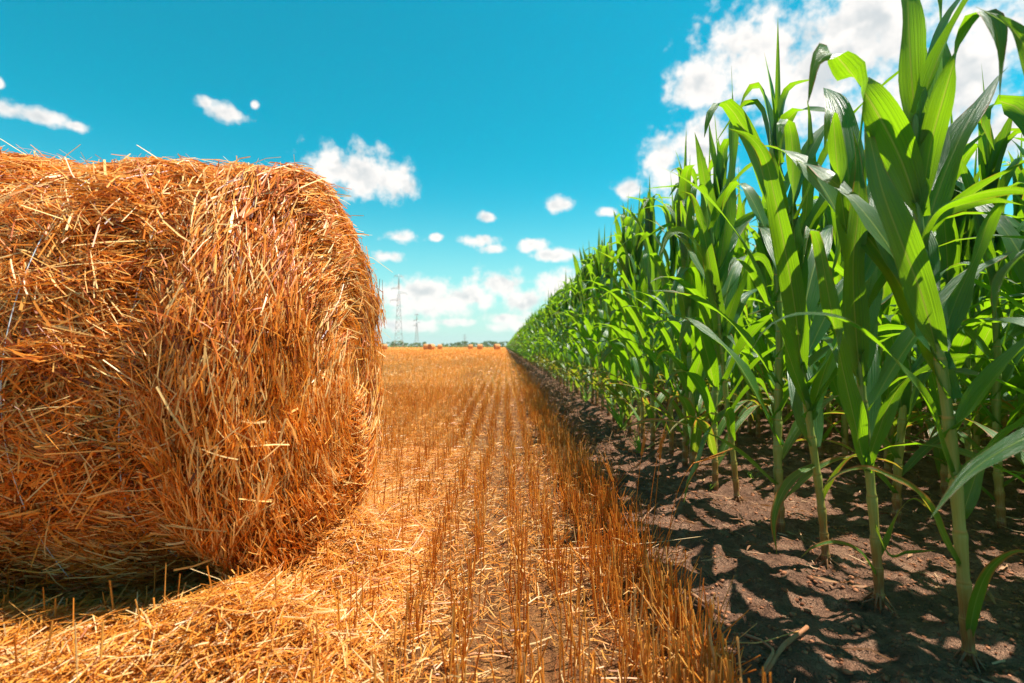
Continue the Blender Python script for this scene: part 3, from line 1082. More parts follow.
# --- the nearest plants, modelled one by one
def custom_plant(root_px, stalk_px, Y, r0, r1, leaves, label, node_z=None, extra=()):
    X = (root_px[0] - VPX) / F * Y
    z0 = float(ground_h(np.array([X]), np.array([Y]))[0]) - 0.012
    root = empty('maize_plant', (X, Y, z0))
    tag(root, label, 'maize plant', 'maize plants of the outer row')
    o = np.array([X, Y, z0])
    pts = [np.array([X, Y, z0])] + [np.array(P(a, b, Y)) for a, b in stalk_px]
    pts = np.array(pts) - o
    s = np.concatenate([[0], np.cumsum(np.linalg.norm(np.diff(pts, axis=0), axis=1))])
    q = np.linspace(0, s[-1], 14)
    pts = np.stack([np.interp(q, s, pts[:, j]) for j in range(3)], 1)
    pts[1:-1] = (pts[:-2] + pts[2:] + 2 * pts[1:-1]) / 4
    nodes = node_z or [0.04, 0.11, 0.19, 0.30, 0.42, 0.55, 0.68, 0.81, 0.94]
    nodes = [n_ for n_ in nodes if n_ < s[-1] - 0.05]
    V, Fq, tri, uv = stalk_mesh(pts, r0, r1, nodes, 14)
    obj('stalk', mesh_np('maize_stalk', V, [Fq, tri], M_stalk, None, uv, True), root)
    ra = Acc()
    r_ = random.Random(int(root_px[0]) + 5)
    for k in range(9):
        a_ = k * 0.698 + r_.uniform(-0.2, 0.2)
        ca, sa = math.cos(a_), math.sin(a_)
        h0 = r_.uniform(0.022, 0.05)
        e1 = r0 + r_.uniform(0.012, 0.03)
        pth = np.array([(ca * r0 * 0.7, sa * r0 * 0.7, h0), (ca * (r0 + 0.004), sa * (r0 + 0.004), h0 * 0.75), (ca * e1, sa * e1, 0.012), (ca * (e1 + 0.004), sa * (e1 + 0.004), -0.01)])
        V, Fq, tri, uv = tube(pth, [0.003, 0.0028, 0.0022, 0.0016], 6)
        ra.add(V, Fq, tri, uv=uv)
    obj('brace_roots', ra.mesh('brace_roots', M_stalk, True), root)
    for k, (lp, W, roll, old) in enumerate(leaves):
        path = [np.array(P(a, b, yy)) - o for a, b, yy in lp]
        path = np.array(path)
        T = nrm(path[-1] - path[0])
        view = nrm(path[len(path) // 2] + o - np.array([0, 0, CAM_H]))

        def sidev(i, rl):
            t_ = nrm(path[min(i + 1, len(path) - 1)] - path[max(i - 1, 0)])
            b_ = nrm(np.cross(t_, view))
            n2_ = np.cross(t_, b_)
            return b_ * math.cos(R(rl)) + n2_ * math.sin(R(rl))
        V, Fq, uv = leaf_from_path(path, W * 0.76, sidev(0, roll[0]), sidev(len(path) - 1, roll[1]), 26, 0.40, 0.17, k + int(root_px[0]))
        obj('leaf', mesh_np('maize_leaf', V, Fq, M_leaf_old if old else M_leaf, None, uv, True), root)
    rr = random.Random(int(root_px[0]))  # further leaves facing away, added for soil shade and a fuller canopy
    zt = pts[-1][2]
    for k in range(10 if Y > 0.9 else 3):
        zf = 0.34 + 0.07 * k + rr.uniform(-0.02, 0.02)
        zz_ = zt * zf if zf < 0.97 else zt * 0.97
        bp_ = [np.interp(zz_, pts[:, 2], pts[:, j]) for j in range(3)]
        l = dict(base=bp_, az_=rr.uniform(-0.9, 2.1), L=rr.uniform(0.5, 0.8) * (1 - 0.25 * zf), W=rr.uniform(0.06, 0.09),
                 a0=rr.uniform(0.25, 0.6) * (1.2 - zf * 0.6), droop=rr.uniform(0.6, 2.0) * (1.25 - 0.7 * zf), kink=None, side=rr.gauss(0, 0.3), twist=rr.gauss(0, 0.6), seed=k)
        V, Fq, uv = leaf_geo(l)
        obj('leaf', mesh_np('maize_leaf', V, Fq, M_leaf, None, uv, True), root)
    return root


YA = 1.09
custom_plant((973, 668), [(967, 576), (959, 464), (945, 356), (936, 300), (925, 240), (920, 170), (920, 110)], YA, 0.0122, 0.0085, [
    ([(926, 215, YA), (908, 160, YA - .02), (884, 112, YA - .06), (858, 72, YA - .10), (836, 48, YA - .12), (820, 56, YA - .13), (812, 100, YA - .13)], 0.088, (15, -25), False),
    ([(926, 200, YA), (924, 140, YA), (918, 70, YA - .02), (915, 0, YA - .03), (916, -60, YA - .03), (920, -130, YA - .02)], 0.070, (20, 50), False),
    ([(928, 200, YA), (938, 140, YA - .02), (952, 90, YA - .06), (968, 40, YA - .10), (984, 8, YA - .14), (1000, 10, YA - .17), (1009, 45, YA - .20), (1009, 95, YA - .21)], 0.058, (10, -35), False),
    ([(930, 190, YA), (944, 140, YA + .05), (950, 80, YA + .08), (948, 10, YA + .10), (945, -50, YA + .1)], 0.055, (35, 60), False),
    ([(928, 262, YA), (930, 235, YA - .02), (944, 208, YA - .05), (974, 194, YA - .10), (1020, 187, YA - .16), (1066, 196, YA - .20)], 0.042, (50, 40), False),
    ([(926, 250, YA), (936, 222, YA + .03), (958, 206, YA + .02), (1000, 198, YA), (1040, 204, YA - .05)], 0.034, (60, 50), False),
    ([(942, 350, YA), (926, 292, YA - .03), (906, 240, YA - .05), (888, 190, YA - .05), (876, 140, YA - .04), (868, 104, YA - .02)], 0.080, (20, 30), False),
    ([(944, 352, YA), (962, 300, YA + .04), (985, 250, YA + .06), (1000, 210, YA + .05), (1024, 180, YA), (1060, 190, YA - .05)], 0.060, (30, 60), False),
    ([(956, 480, YA), (945, 440, YA - .02), (930, 402, YA - .05), (906, 367, YA - .09), (873, 337, YA - .12), (843, 319, YA - .14), (810, 312, YA - .15), (785, 317, YA - .16), (765, 332, YA - .16), (747, 362, YA - .16)], 0.034, (50, 40), False),
    ([(961, 567, YA), (939, 520, YA - .03), (915, 488, YA - .06), (893, 477, YA - .09), (868, 470, YA - .12), (842, 474, YA - .14), (820, 492, YA - .15)], 0.030, (40, 30), True),
    ([(972, 640, YA), (980, 602, YA - .05), (995, 570, YA - .09), (1022, 553, YA - .13), (1052, 560, YA - .16)], 0.028, (20, 20), True),
    ([(966, 520, YA), (976, 490, YA + .02), (990, 455, YA + .03), (1012, 430, YA + .01), (1040, 425, YA)], 0.040, (20, 40), False),
], 'nearest maize plant at the right edge, thick pale stalk and large folded leaves above')

YB = 1.32
custom_plant((882, 612), [(880, 567), (873, 480), (867, 420), (862, 354), (858, 300), (856, 250), (856, 200)], YB, 0.0118, 0.008, [
    ([(864, 385, YB), (859, 325, YB - .02), (857, 262, YB - .04), (863, 205, YB - .05), (863, 160, YB - .05), (858, 128, YB - .04)], 0.072, (15, 25), False),
    ([(869, 470, YB), (879, 440, YB - .03), (894, 402, YB - .06), (915, 375, YB - .08), (945, 360, YB - .08), (985, 357, YB - .06), (1030, 366, YB - .04)], 0.048, (25, 60), False),
    ([(868, 472, YB), (857, 420, YB - .04), (842, 352, YB - .08), (831, 290, YB - .11), (822, 242, YB - .12), (812, 226, YB - .13), (806, 262, YB - .14)], 0.064, (25, -20), False),
    ([(860, 330, YB), (868, 280, YB + .03), (884, 220, YB + .05), (893, 170, YB + .05), (905, 140, YB + .03), (925, 150, YB)], 0.066, (30, 50), False),
    ([(858, 290, YB), (850, 230, YB), (842, 170, YB - .02), (838, 120, YB - .04), (834, 108, YB - .06), (828, 150, YB - .07)], 0.060, (20, 0), False),
    ([(857, 240, YB), (860, 180, YB), (866, 120, YB), (872, 92, YB)], 0.060, (40, 60), False),
    ([(880, 580, YB), (862, 553, YB - .04), (838, 543, YB - .08), (815, 548, YB - .10), (800, 560, YB - .11)], 0.020, (40, 30), True),
    ([(879, 560, YB), (896, 520, YB - .02), (916, 500, YB - .04), (935, 512, YB - .05)], 0.026, (40, 30), True),
    ([(876, 520, YB), (892, 555, YB - .06), (910, 553, YB - .08), (940, 552, YB - .10)], 0.020, (60, 30), True),
], 'second maize plant of the front row from the right, its foot in bare soil')

YC = 1.60
custom_plant((828, 566), [(824, 512), (817, 460), (808, 400), (802, 345), (797, 300), (795, 250), (793, 205)], YC, 0.0118, 0.008, [
    ([(804, 372, YC), (798, 312, YC - .03), (788, 250, YC - .06), (777, 195, YC - .09), (768, 156, YC - .11), (752, 134, YC - .14), (730, 126, YC - .17)], 0.086, (10, -30), False),
    ([(800, 335, YC), (799, 270, YC - .01), (796, 205, YC - .02), (796, 150, YC - .03), (792, 120, YC - .04), (784, 122, YC - .06), (782, 165, YC - .07)], 0.074, (20, 0), False),
    ([(797, 300, YC), (806, 240, YC + .02), (812, 180, YC + .03), (814, 120, YC + .03), (811, 96, YC + .02)], 0.060, (40, 20), False),
    ([(819, 466, YC), (804, 472, YC - .03), (790, 484, YC - .07), (780, 502, YC - .10), (775, 525, YC - .11), (778, 556, YC - .12)], 0.038, (30, 20), True),
    ([(810, 410, YC), (796, 370, YC - .03), (782, 330, YC - .07), (766, 300, YC - .12), (745, 262, YC - .16), (735, 258, YC - .17), (728, 280, YC - .18)], 0.060, (20, 10), False),
    ([(812, 420, YC), (824, 380, YC + .03), (838, 340, YC + .05), (850, 300, YC + .04), (866, 290, YC + .02)], 0.066, (20, 50), False),
    ([(795, 270, YC), (785, 210, YC), (775, 160, YC - .02), (772, 120, YC - .03)], 0.055, (30, 50), False),
    ([(823, 500, YC), (838, 470, YC - .03), (858, 455, YC - .05), (880, 462, YC - .06)], 0.028, (50, 30), True),
], 'third maize plant of the front row from the right, a reddish edged leaf drooping low')

YD = 2.25
custom_plant((738, 503), [(735, 460), (729, 420), (724, 360), (720, 310), (716, 260), (712, 225)], YD, 0.0120, 0.008, [
    ([(733, 440, YD), (728, 412, YD - .05), (718, 416, YD - .12), (706, 444, YD - .18), (692, 474, YD - .20), (684, 504, YD - .21)], 0.066, (20, 40), False),
    ([(724, 365, YD), (720, 320, YD), (712, 270, YD - .03), (704, 225, YD - .06), (694, 196, YD - .1), (682, 190, YD - .14)], 0.082, (10, 0), False),
    ([(718, 290, YD), (725, 240, YD), (731, 190, YD), (735, 130, YD - .02), (734, 62, YD - .04)], 0.085, (20, 60), False),
    ([(722, 340, YD), (736, 300, YD - .03), (750, 262, YD - .06), (766, 258, YD - .1), (780, 290, YD - .12)], 0.07, (20, 10), False),
    ([(720, 300, YD), (706, 262, YD), (690, 236, YD - .05), (672, 232, YD - .1), (660, 256, YD - .13)], 0.07, (30, -10), False),
    ([(714, 270, YD), (710, 235, YD), (708, 205, YD), (703, 188, YD - .02), (697, 190, YD - .04), (695, 220, YD - .05)], 0.08, (20, 20), False),
    ([(729, 415, YD), (744, 390, YD - .03), (760, 380, YD - .06), (772, 400, YD - .08)], 0.05, (40, 30), False),
], 'maize plant with one broad dark leaf hanging down beside the dry wheat ears')

# plant standing just outside on the right whose leaves reach in
custom_plant((1112, 756), [(1105, 600), (1098, 460), (1092, 330), (1090, 200), (1090, 100), (1088, 0)], 0.86, 0.0165, 0.010, [
    ([(1100, 470, .86), (1070, 425, .84), (1030, 440, .80), (985, 466, .77), (955, 494, .75), (934, 520, .74)], 0.040, (30, 20), False),
    ([(1092, 330, .86), (1068, 270, .86), (1040, 250, .84), (1010, 280, .82), (1000, 320, .81)], 0.050, (30, 40), False),
    ([(1090, 220, .86), (1070, 140, .86), (1045, 60, .86), (1020, 20, .86), (985, 0, .85)], 0.062, (30, 50), False),
    ([(1090, 150, .86), (1080, 60, .86), (1060, -30, .86), (1040, -90, .86)], 0.07, (30, 50), False),
    ([(1095, 400, .86), (1130, 340, .86), (1170, 300, .84)], 0.06, (20, 50), False),
], 'maize plant cut off by the right edge of view, only its leaf tips reaching in')

# --- the rows
row_x = [1.03, 1.98] + [2.55 + 0.50 * k for k in range(20)]
slots = []
for rI, rx_ in enumerate(row_x):
    y = 0.45 + random.uniform(0, 0.2)
    if rI == 0:
        ys_ = [1.88, 2.46, 2.66, 2.78]
        y = 2.9
        for yy in ys_:
            slots.append((rI, rx_ + random.gauss(0, 0.015), yy))
    if rI == 1:
        for xx, yy in ((1.98, 1.10), (1.98, 1.50), (1.96, 1.96), (2.0, 2.25), (1.98, 2.56), (1.98, 2.88), (1.50, 1.20), (1.70, 1.52), (1.40, 0.96), (1.58, 2.0), (2.30, 2.45), (2.35, 3.0), (1.52, 3.3), (2.32, 1.9), (2.28, 1.45)):  # plants between the first two rows, off right: added to shade soil
            slots.append((rI, xx, yy))
        y = 3.1
    while y < 330:
        if rI > 7 and y > 70:
            break
        if rI > 3 and y > 170:
            break
        slots.append((rI, rx_ + random.gauss(0, 0.025), y))
        y += random.uniform(0.15, 0.27) if rI else random.uniform(0.17, 0.28)


def score(s):
    rI, x, y = s
    vis = 1.0 if x / y < 1.25 else 0.15
    return vis / math.hypot(x, y) / (1 + 0.85 * rI)


slots.sort(key=score, reverse=True)
indiv = slots[:292]
rest = slots[292:]
names = ['outermost', 'second', 'third', 'fourth', 'fifth', 'sixth', 'seventh', 'eighth', 'ninth', 'tenth', 'eleventh', 'twelfth', 'thirteenth']
ordn = {1.88: 'maize plant of the outer row between the red edged leaf and the drooping dark leaf',
        2.46: 'thin maize plant of the outer row just behind the one with the drooping dark leaf'}
for k, (rI, x, y) in enumerate(indiv):
    if rI == 0 and y in ordn:
        lab = ordn[y]
        grp = 'maize plants of the outer row'
    elif rI == 1 and abs(y - 1.96) < 1e-6 and x < 2.1:
        lab = 'thick stalked maize plant just right of the nearest one, a row further in'
        grp = 'maize plants further into the field'
    elif rI == 0:
        lab = 'tall green maize plant in the outer row, beyond the plant with the drooping leaf'
        grp = 'maize plants of the outer row'
    else:
        lab = 'tall green maize plant inside the field, hidden partly behind the outer row'
        grp = 'maize plants further into the field'
    det = k < 100
    sc = random.uniform(0.98, 1.12) if rI else random.uniform(0.98, 1.10)
    place_plant(x, y, random.randrange(9), random.uniform(0, 6.28), sc, det, lab, grp)

# --- the rest of the field as one mass
acc = Acc()
lods = []
for lod, (nseg, nu, ns) in enumerate(((6, 2, 4), (3, 2, 3))):
    vs = []
    for sdd in range(6):
        path, nodes, leaves = grow_plant(300 + sdd, Hs=random.uniform(1.24, 1.36))
        a = Acc()
        V, q, tr, uv = tube(path[::3], np.linspace(0.016, 0.009, len(path[::3])), ns)
        a.add(V, q, tr, a=0.97)
        for li, l in enumerate(leaves):
            if lod == 1 and li % 2 == 0 and li < 9:
                continue
            l = dict(l)
            if lod == 1:
                l['W'] *= 1.5
            V, q, uv = leaf_geo(l, nseg, nu)
            a.add(V, q, a=random.uniform(0.15, 0.9))
        vs.append((np.concatenate(a.v), np.concatenate(a.q), np.concatenate(a.t), np.concatenate(a.a)))
    lods.append(vs)
for rI, x, y in rest:
    lod = 0 if y < 28 else 1
    V, q, tr, at_ = random.choice(lods[lod])
    a = random.uniform(0, 6.28)
    s = random.uniform(0.96, 1.12)
    c_, s_ = math.cos(a) * s, math.sin(a) * s
    W_ = np.stack([V[:, 0] * c_ - V[:, 1] * s_ + x, V[:, 0] * s_ + V[:, 1] * c_ + y, V[:, 2] * s], 1)
    acc.add(W_, q, tr, a=np.clip(at_ + random.gauss(0, 0.08), 0, 1))
mass = obj('maize_field', acc.mesh('maize_field', M_mass, True))
tag(mass, 'mass of green maize rows running away to the horizon behind the near plants', 'maize field', kind='stuff')


# brown residue and crumbs of soil on the bare strip
acc = Acc()
n = 9000
y = 0.6 + rng.random(n) ** 1.6 * 12
x = 0.44 + rng.random(n) ** 1.4 * (1.2 + 0.3 * y)
m = vnoise(np.stack([x, y], 1), 2.2, 61) > rng.uniform(-0.9, 0.9, n) - np.clip((0.62 - x) * 2, -0.2, 0.5)
x, y = x[m], y[m]
n = len(x)
a = rng.uniform(0, 6.283, n)
T = np.stack([np.cos(a), np.sin(a), rng.normal(0, 0.12, n)], 1)
L = np.exp(rng.normal(math.log(0.035), 0.6, n)).clip(0.01, 0.18)
C = np.stack([x, y, ground_h(x, y) + 0.006 + 0.2 * L * np.abs(T[:, 2])], 1)
V, q, nv = ribbons(C, T, rng.normal(0, 1, (n, 3)) + np.array([[0, 0, 0.2]]), L, rng.uniform(0.001, 0.0045, n),
                   rng.normal(0, 0.08, (n, 3)) * L[:, None])
acc.add(V, q, a=np.repeat(rng.uniform(0, 1, n), nv))
n = 6000
y = 2.5 + rng.random(n) ** 1.5 * 45
x = 0.50 + np.abs(rng.normal(0, 0.22, n)) + 0.0 * y
m = vnoise(np.stack([x * 2, y], 1), 1.1, 62) > rng.uniform(-0.7, 0.8, n)
x, y = x[m], y[m]
n = len(x)
T = np.stack([rng.normal(0, 0.7, n), rng.normal(0, 0.7, n), np.abs(rng.normal(0.5, 0.5, n))], 1)
L = rng.uniform(0.04, 0.16, n)
C = np.stack([x, y, ground_h(x, y) + 0.35 * L], 1)
V, q, nv = ribbons(C, T, rng.normal(0, 1, (n, 3)), L, rng.uniform(0.002, 0.004, n) * (1 + y * 0.12), rng.normal(0, 0.1, (n, 3)) * L[:, None])
acc.add(V, q, a=np.repeat(rng.uniform(0.1, 0.8, n), nv))
for k in range(260):
    yy = 1.35 + random.random() ** 1.3 * 9
    xx = 0.5 + random.random() * (0.7 + 0.6 * yy)
    zz = float(ground_h(np.array([xx]), np.array([yy]))[0])
    V, q, uv = leaf_grow([xx, yy, zz + 0.006], random.uniform(0, 6.28), random.uniform(0.04, 0.13), random.uniform(0.004, 0.014), 1.45, random.uniform(-0.3, 0.5), None,
                         random.gauss(0, 1.0), random.uniform(-1.2, 1.2), 8, k, 2, 0.6, 0.4)
    V[:, 2] = np.maximum(V[:, 2], zz + 0.002)
    acc.add(V, q, a=random.uniform(0.1, 0.75))
res = obj('dry_residue', acc.mesh('dry_residue', M_dry))
tag(res, 'scattered dry brown plant bits on the bare soil beside the maize', 'plant debris', kind='stuff')

acc = Acc()
ico_v = np.array([(0, 0, 1), (0.89, 0, 0.45), (0.28, 0.85, 0.45), (-0.72, 0.53, 0.45), (-0.72, -0.53, 0.45), (0.28, -0.85, 0.45),
                  (0.72, 0.53, -0.45), (-0.28, 0.85, -0.45), (-0.89, 0, -0.45), (-0.28, -0.85, -0.45), (0.72, -0.53, -0.45), (0, 0, -1)])
ico_f = np.array([(0, 1, 2), (0, 2, 3), (0, 3, 4), (0, 4, 5), (0, 5, 1), (1, 6, 2), (2, 7, 3), (3, 8, 4), (4, 9, 5), (5, 10, 1),
                  (6, 7, 2), (7, 8, 3), (8, 9, 4), (9, 10, 5), (10, 6, 1), (6, 11, 7), (7, 11, 8), (8, 11, 9), (9, 11, 10), (10, 11, 6)])
n = 16000
y = 0.7 + rng.random(n) ** 1.5 * 7
x = 0.50 + rng.random(n) * (0.9 + 0.9 * y)
r = np.exp(rng.normal(math.log(0.0042), 0.5, n)).clip(0.0015, 0.009)
C = np.stack([x, y, ground_h(x, y) + r * 0.1], 1)
V = C[:, None, :] + ico_v[None] * r[:, None, None] * rng.uniform(0.45, 1.35, (n, 12, 1)) * np.array([[[1.1, 1.1, 0.7]]])
tri = (np.arange(n) * 12)[:, None, None] + ico_f[None]
acc.add(V.reshape(-1, 3), None, tri.reshape(-1, 3))
cl = obj('soil_clods', acc.mesh('soil_clods', M_clod))
tag(cl, 'small brown clods of dry earth on the tilled soil by the maize', 'soil clods', kind='stuff')


# ------------------------------------------------------------------ small things between the stubble and the maize
def wheat(px_base, py_base, px_top, py_top, label, bow=0.0):
    b_ = G(px_base, py_base)
    top = P(px_top, py_top, b_.y)
    z0 = float(ground_h(np.array([b_.x]), np.array([b_.y]))[0])
    root = empty('wheat_stalk', (b_.x, b_.y, z0))
    tag(root, label, 'wheat stalk', 'dry wheat stalks at the field edge')
    q = np.linspace(0, 1, 12)[:, None]
    e_ = np.array([top.x - b_.x, 0.0, top.z - z0])
    path = q * e_[None] + np.array([[1, 0, 0]]) * (bow * (q ** 3) * 0.06) - np.array([[0, 0, 1]]) * (abs(bow) * q ** 4 * 0.02)
    V, Fq, tri, uv = tube(path, np.linspace(0.0017, 0.0011, 12), 6)
    obj('stem', mesh_np('wheat_stem', V, [Fq, tri], M_stub, {'rnd': np.full(len(V), 0.35)}, uv, True), root)
    # ear: two files of grains and awns
    tip = path[-1]
    T = nrm(path[-1] - path[-2])
    T = nrm(T + np.array([bow * 0.6, 0, -abs(bow) * 0.5]))
    a = Acc()
    for k in range(9):
        for sgn in (-1, 1):
            sd = np.array([sgn * 0.9, 0.35 * sgn, 0.1])
            c0 = tip + T * 0.0072 * k
            g = np.stack([c0 + sd * 0.001, c0 + sd * 0.0034 + T * 0.004, c0 + sd * 0.0028 + T * 0.009, c0 + sd * 0.0022 + T * 0.013])
            V, Fq, tri, uv = tube(g, [0.0008, 0.0024, 0.0020, 0.0004], 5)
            a.add(V, Fq, tri, a=0.25 + 0.35 * random.random())
            aw = np.stack([c0 + sd * 0.0026 + T * 0.012, c0 + sd * 0.007 + T * 0.035, c0 + sd * 0.012 + T * 0.060])
            V, Fq, tri, uv = tube(aw, [0.0004, 0.0003, 0.0002], 3)
            a.add(V, Fq, tri, a=0.75)
    obj('ear', a.mesh('wheat_ear', M_stub, True), root)
    return root


wheat(633, 540, 640, 455, 'leftmost of the dry wheat stalks with an ear, upright', 0.1)
wheat(645, 548, 655, 452, 'dry wheat stalk with an ear, second from the left', 0.2)
wheat(652, 536, 660, 460, 'shorter dry wheat stalk between the taller ones', 0.0)
wheat(667, 550, 676, 458, 'dry wheat stalk with its ear nodding to the right', 1.0)
wheat(660, 560, 690, 455, 'rightmost dry wheat stalk, leaning towards the drooping maize leaf', 0.8)
wheat(612, 545, 618, 480, 'low dry wheat stalk at the inner side of the ears', -0.3)


def stick(pts, r_, label, name='dry_stalk_piece', cat='dry stalk', mat=None, rn=0.5, ns=9):
    a = np.array([tuple(G(px, py)) for px, py in pts], float)
    a[:, 2] = ground_h(a[:, 0], a[:, 1]) + r_ * 0.9 + np.linspace(0.0, 0.015, len(a))
    o0 = a[0].copy()
    s = np.concatenate([[0], np.cumsum(np.linalg.norm(np.diff(a, axis=0), axis=1))])
    q = np.linspace(0, s[-1], 12)
    p_ = np.stack([np.interp(q, s, a[:, j]) for j in range(3)], 1) - o0
    rr = r_ * (1 + 0.12 * np.sin(q * 60)) * np.linspace(1.0, 0.8, 12)
    V, Fq, tri, uv = tube(p_, rr, ns)
    o = obj(name, mesh_np(name, V, [Fq, tri], mat or M_drystalk, {'rnd': np.full(len(V), rn)}, uv, True), None, o0)
    tag(o, label, cat)
    return o


stick([(764, 676), (785, 655), (808, 636)], 0.0060, 'broken dry maize stalk lying on the soil at the lower right')
stick([(688, 590), (704, 606), (724, 628)], 0.0055, 'flat pale dry stalk lying where the stubble meets the soil')
stick([(742, 640), (762, 652), (775, 662), (760, 683)], 0.004, 'dark dry stem lying beside the broken stalk')
stick([(700, 640), (760, 655), (800, 640)], 0.0016, 'thin yellowish straw lying across the soil in front of the broken stalk', 'fallen_straw_stalk', 'straw', M_litter, 0.8, 6)
st_ = stick([(525, 568), (600, 566), (650, 562), (704, 560)], 0.0011, 'long pale straw lying level across the stubble rows', 'fallen_straw_stalk', 'straw', M_litter, 1.0, 6)
st_.location.z += 0.06


def grass_tuft(px, py, n_, h_, label, seed, spread=1.0):
    b_ = G(px, py)
    z0 = float(ground_h(np.array([b_.x]), np.array([b_.y]))[0])
    r = random.Random(seed)
    a = Acc()
    for k in range(n_):
        V, Fq, uv = leaf_grow([r.gauss(0, 0.01), r.gauss(0, 0.01), 0], r.uniform(0, 6.28), h_ * r.uniform(0.6, 1.1), 0.011 * h_ / 0.3, r.uniform(0.1, 0.7) * spread,
                              r.uniform(0.5, 1.6), None, r.gauss(0, 0.3), 0.3, 8, k, 2, 0.4, 0.02)
        a.add(V, Fq, uv=uv)
    o = obj('grass_tuft', a.mesh('grass_tuft', M_grass, True), None, (b_.x, b_.y, z0))
    tag(o, label, 'grass tuft')
    return o


grass_tuft(622, 432, 22, 0.42, 'pale green grass tuft arching out at the foot of the maize', 3, 1.2)
grass_tuft(586, 404, 14, 0.40, 'smaller pale grass tuft further along the foot of the maize', 4, 1.2)
grass_tuft(571, 392, 16, 0.34, 'pale grass tuft at the foot of the maize, third one going away', 14, 1.2)
grass_tuft(556, 381, 14, 0.36, 'far small grass tuft at the foot of the maize', 15, 1.2)
grass_tuft(640, 452, 12, 0.22, 'short grass tuft nearest to the wheat ears', 16, 1.4)
grass_tuft(712, 489, 9, 0.07, 'tiny yellow green weed seedling beside two maize stalks', 5)
grass_tuft(752, 476, 14, 0.08, 'low patch of green weeds on the soil between the maize rows', 6, 1.6)

# ------------------------------------------------------------------ far things
M_far = None


def far_bale(px, wpx, Y, yaw, label, ht=1.28):
    Rr = ht / 2
    x = (px - VPX) / F * Y
    root = empty('round_bale', (x, Y, 0.0), yaw)
    tag(root, label, 'straw bale', 'round straw bales far off in the stubble field')
    ns, Ln = 28, 1.25
    r = np.random.default_rng(int(px * 7))
    prof = [(-Ln / 2, Rr * 0.93), (-Ln / 2 + 0.07, Rr), (0, Rr * 1.01), (Ln / 2 - 0.07, Rr), (Ln / 2, Rr * 0.93)]
    V, Fq = [], []
    for (xx, rr) in prof:
        for k in range(ns):
            a = k / ns * 6.2832
            q = rr * (1 + r.normal(0, 0.012))
            V.append((xx + r.normal(0, .01), q * math.sin(a), max(Rr + q * math.cos(a), 0.01)))
    for i in range(len(prof) - 1):
        for k in range(ns):
            Fq.append((i * ns + k, i * ns + (k + 1) % ns, (i + 1) * ns + (k + 1) % ns, (i + 1) * ns + k))
    obj('roll', mesh_np('bale_roll', np.array(V), np.array(Fq), M_farbale, smoothf=True), root)
    for sg_ in (-1, 1):
        V, T_ = [(sg_ * (Ln / 2 + 0.03), 0, Rr)], []
        for ring, f in enumerate((0.35, 0.7, 1.0)):
            for k in range(ns):
                a = k / ns * 6.2832
                q = Rr * 0.93 * f
                V.append((sg_ * (Ln / 2 + 0.03 * (1 - f) + r.normal(0, .008)), q * math.sin(a), max(Rr + q * math.cos(a), 0.01)))
        tris = [(0, 1 + k, 1 + (k + 1) % ns) for k in range(ns)]
        quads = [(1 + rg * ns + k, 1 + (rg + 1) * ns + k, 1 + (rg + 1) * ns + (k + 1) % ns, 1 + rg * ns + (k + 1) % ns) for rg in range(2) for k in range(ns)]
        obj('end_face', mesh_np('bale_end', np.array(V), [np.array(quads), np.array(tris)], M_farface, smoothf=True), root)
    return root


far_bale(385, 8, 120, R(8), 'far round bale half hidden behind the right side of the huge near bale')
far_bale(426.5, 6, 118, R(-12), 'leftmost of the far round bales out in the open, touching its neighbour')
far_bale(431.5, 5, 112, R(60), 'far round bale turned end on, just right of the leftmost one')
far_bale(440, 6, 135, R(5), 'far round bale third from the left, below the low trees')
far_bale(470.5, 6, 142, R(10), 'far round bale left of the middle pair')
far_bale(480, 6, 124, R(-6), 'far round bale right of the middle pair')
far_bale(497, 6, 116, R(20), 'rightmost far round bale, closest to the maize')


# trees and shrubs along the far edge of the field
def tree(x, Y, h_, w_, seed, label, group):
    r = np.random.default_rng(seed)
    root = empty('field_tree', (x, Y, 0))
    tag(root, label, 'tree', group)
    th = h_ * 0.35
    zz = np.linspace(0, h_ * 0.7, 6)
    path = np.stack([0.06 * h_ * np.sin(zz / h_ * 3 + seed), 0.04 * h_ * np.cos(zz / h_ * 2), zz], 1)
    V, Fq, tri, uv = tube(path, np.linspace(0.05, 0.015, 6) * h_ * 0.5, 6)
    obj('trunk', mesh_np('tree_trunk', V, [Fq, tri], M_bark, smoothf=True), root)
    # leaf clumps spread through the crown's volume, gathered in uneven lobes
    nl = 7
    lc = np.stack([r.uniform(-.36, .36, nl) * w_, r.uniform(-.3, .3, nl) * w_, h_ * r.uniform(0.32, 0.82, nl)], 1)
    n_ = 900
    k = r.integers(0, nl, n_)
    dv = nrm(r.normal(0, 1, (n_, 3))) * (r.random(n_) ** 0.45)[:, None] * np.array([[w_ * 0.24, w_ * 0.24, h_ * 0.2]])
    C = lc[k] + dv
    C[:, 2] = np.clip(C[:, 2], 0.08 * h_, h_)
    T = nrm(r.normal(0, 1, (n_, 3)))
    S = r.normal(0, 1, (n_, 3))
    sz = h_ * 0.075
    V, Fq, nv = ribbons(C, T, S, r.uniform(0.6, 1.4, n_) * sz, r.uniform(0.5, 1.1, n_) * sz, taper=0.6, nseg=1)
    obj('crown', mesh_np('tree_crown', V, Fq, M_treeleaf), root)
    return root


treespec = []
tr_r = random.Random(5)
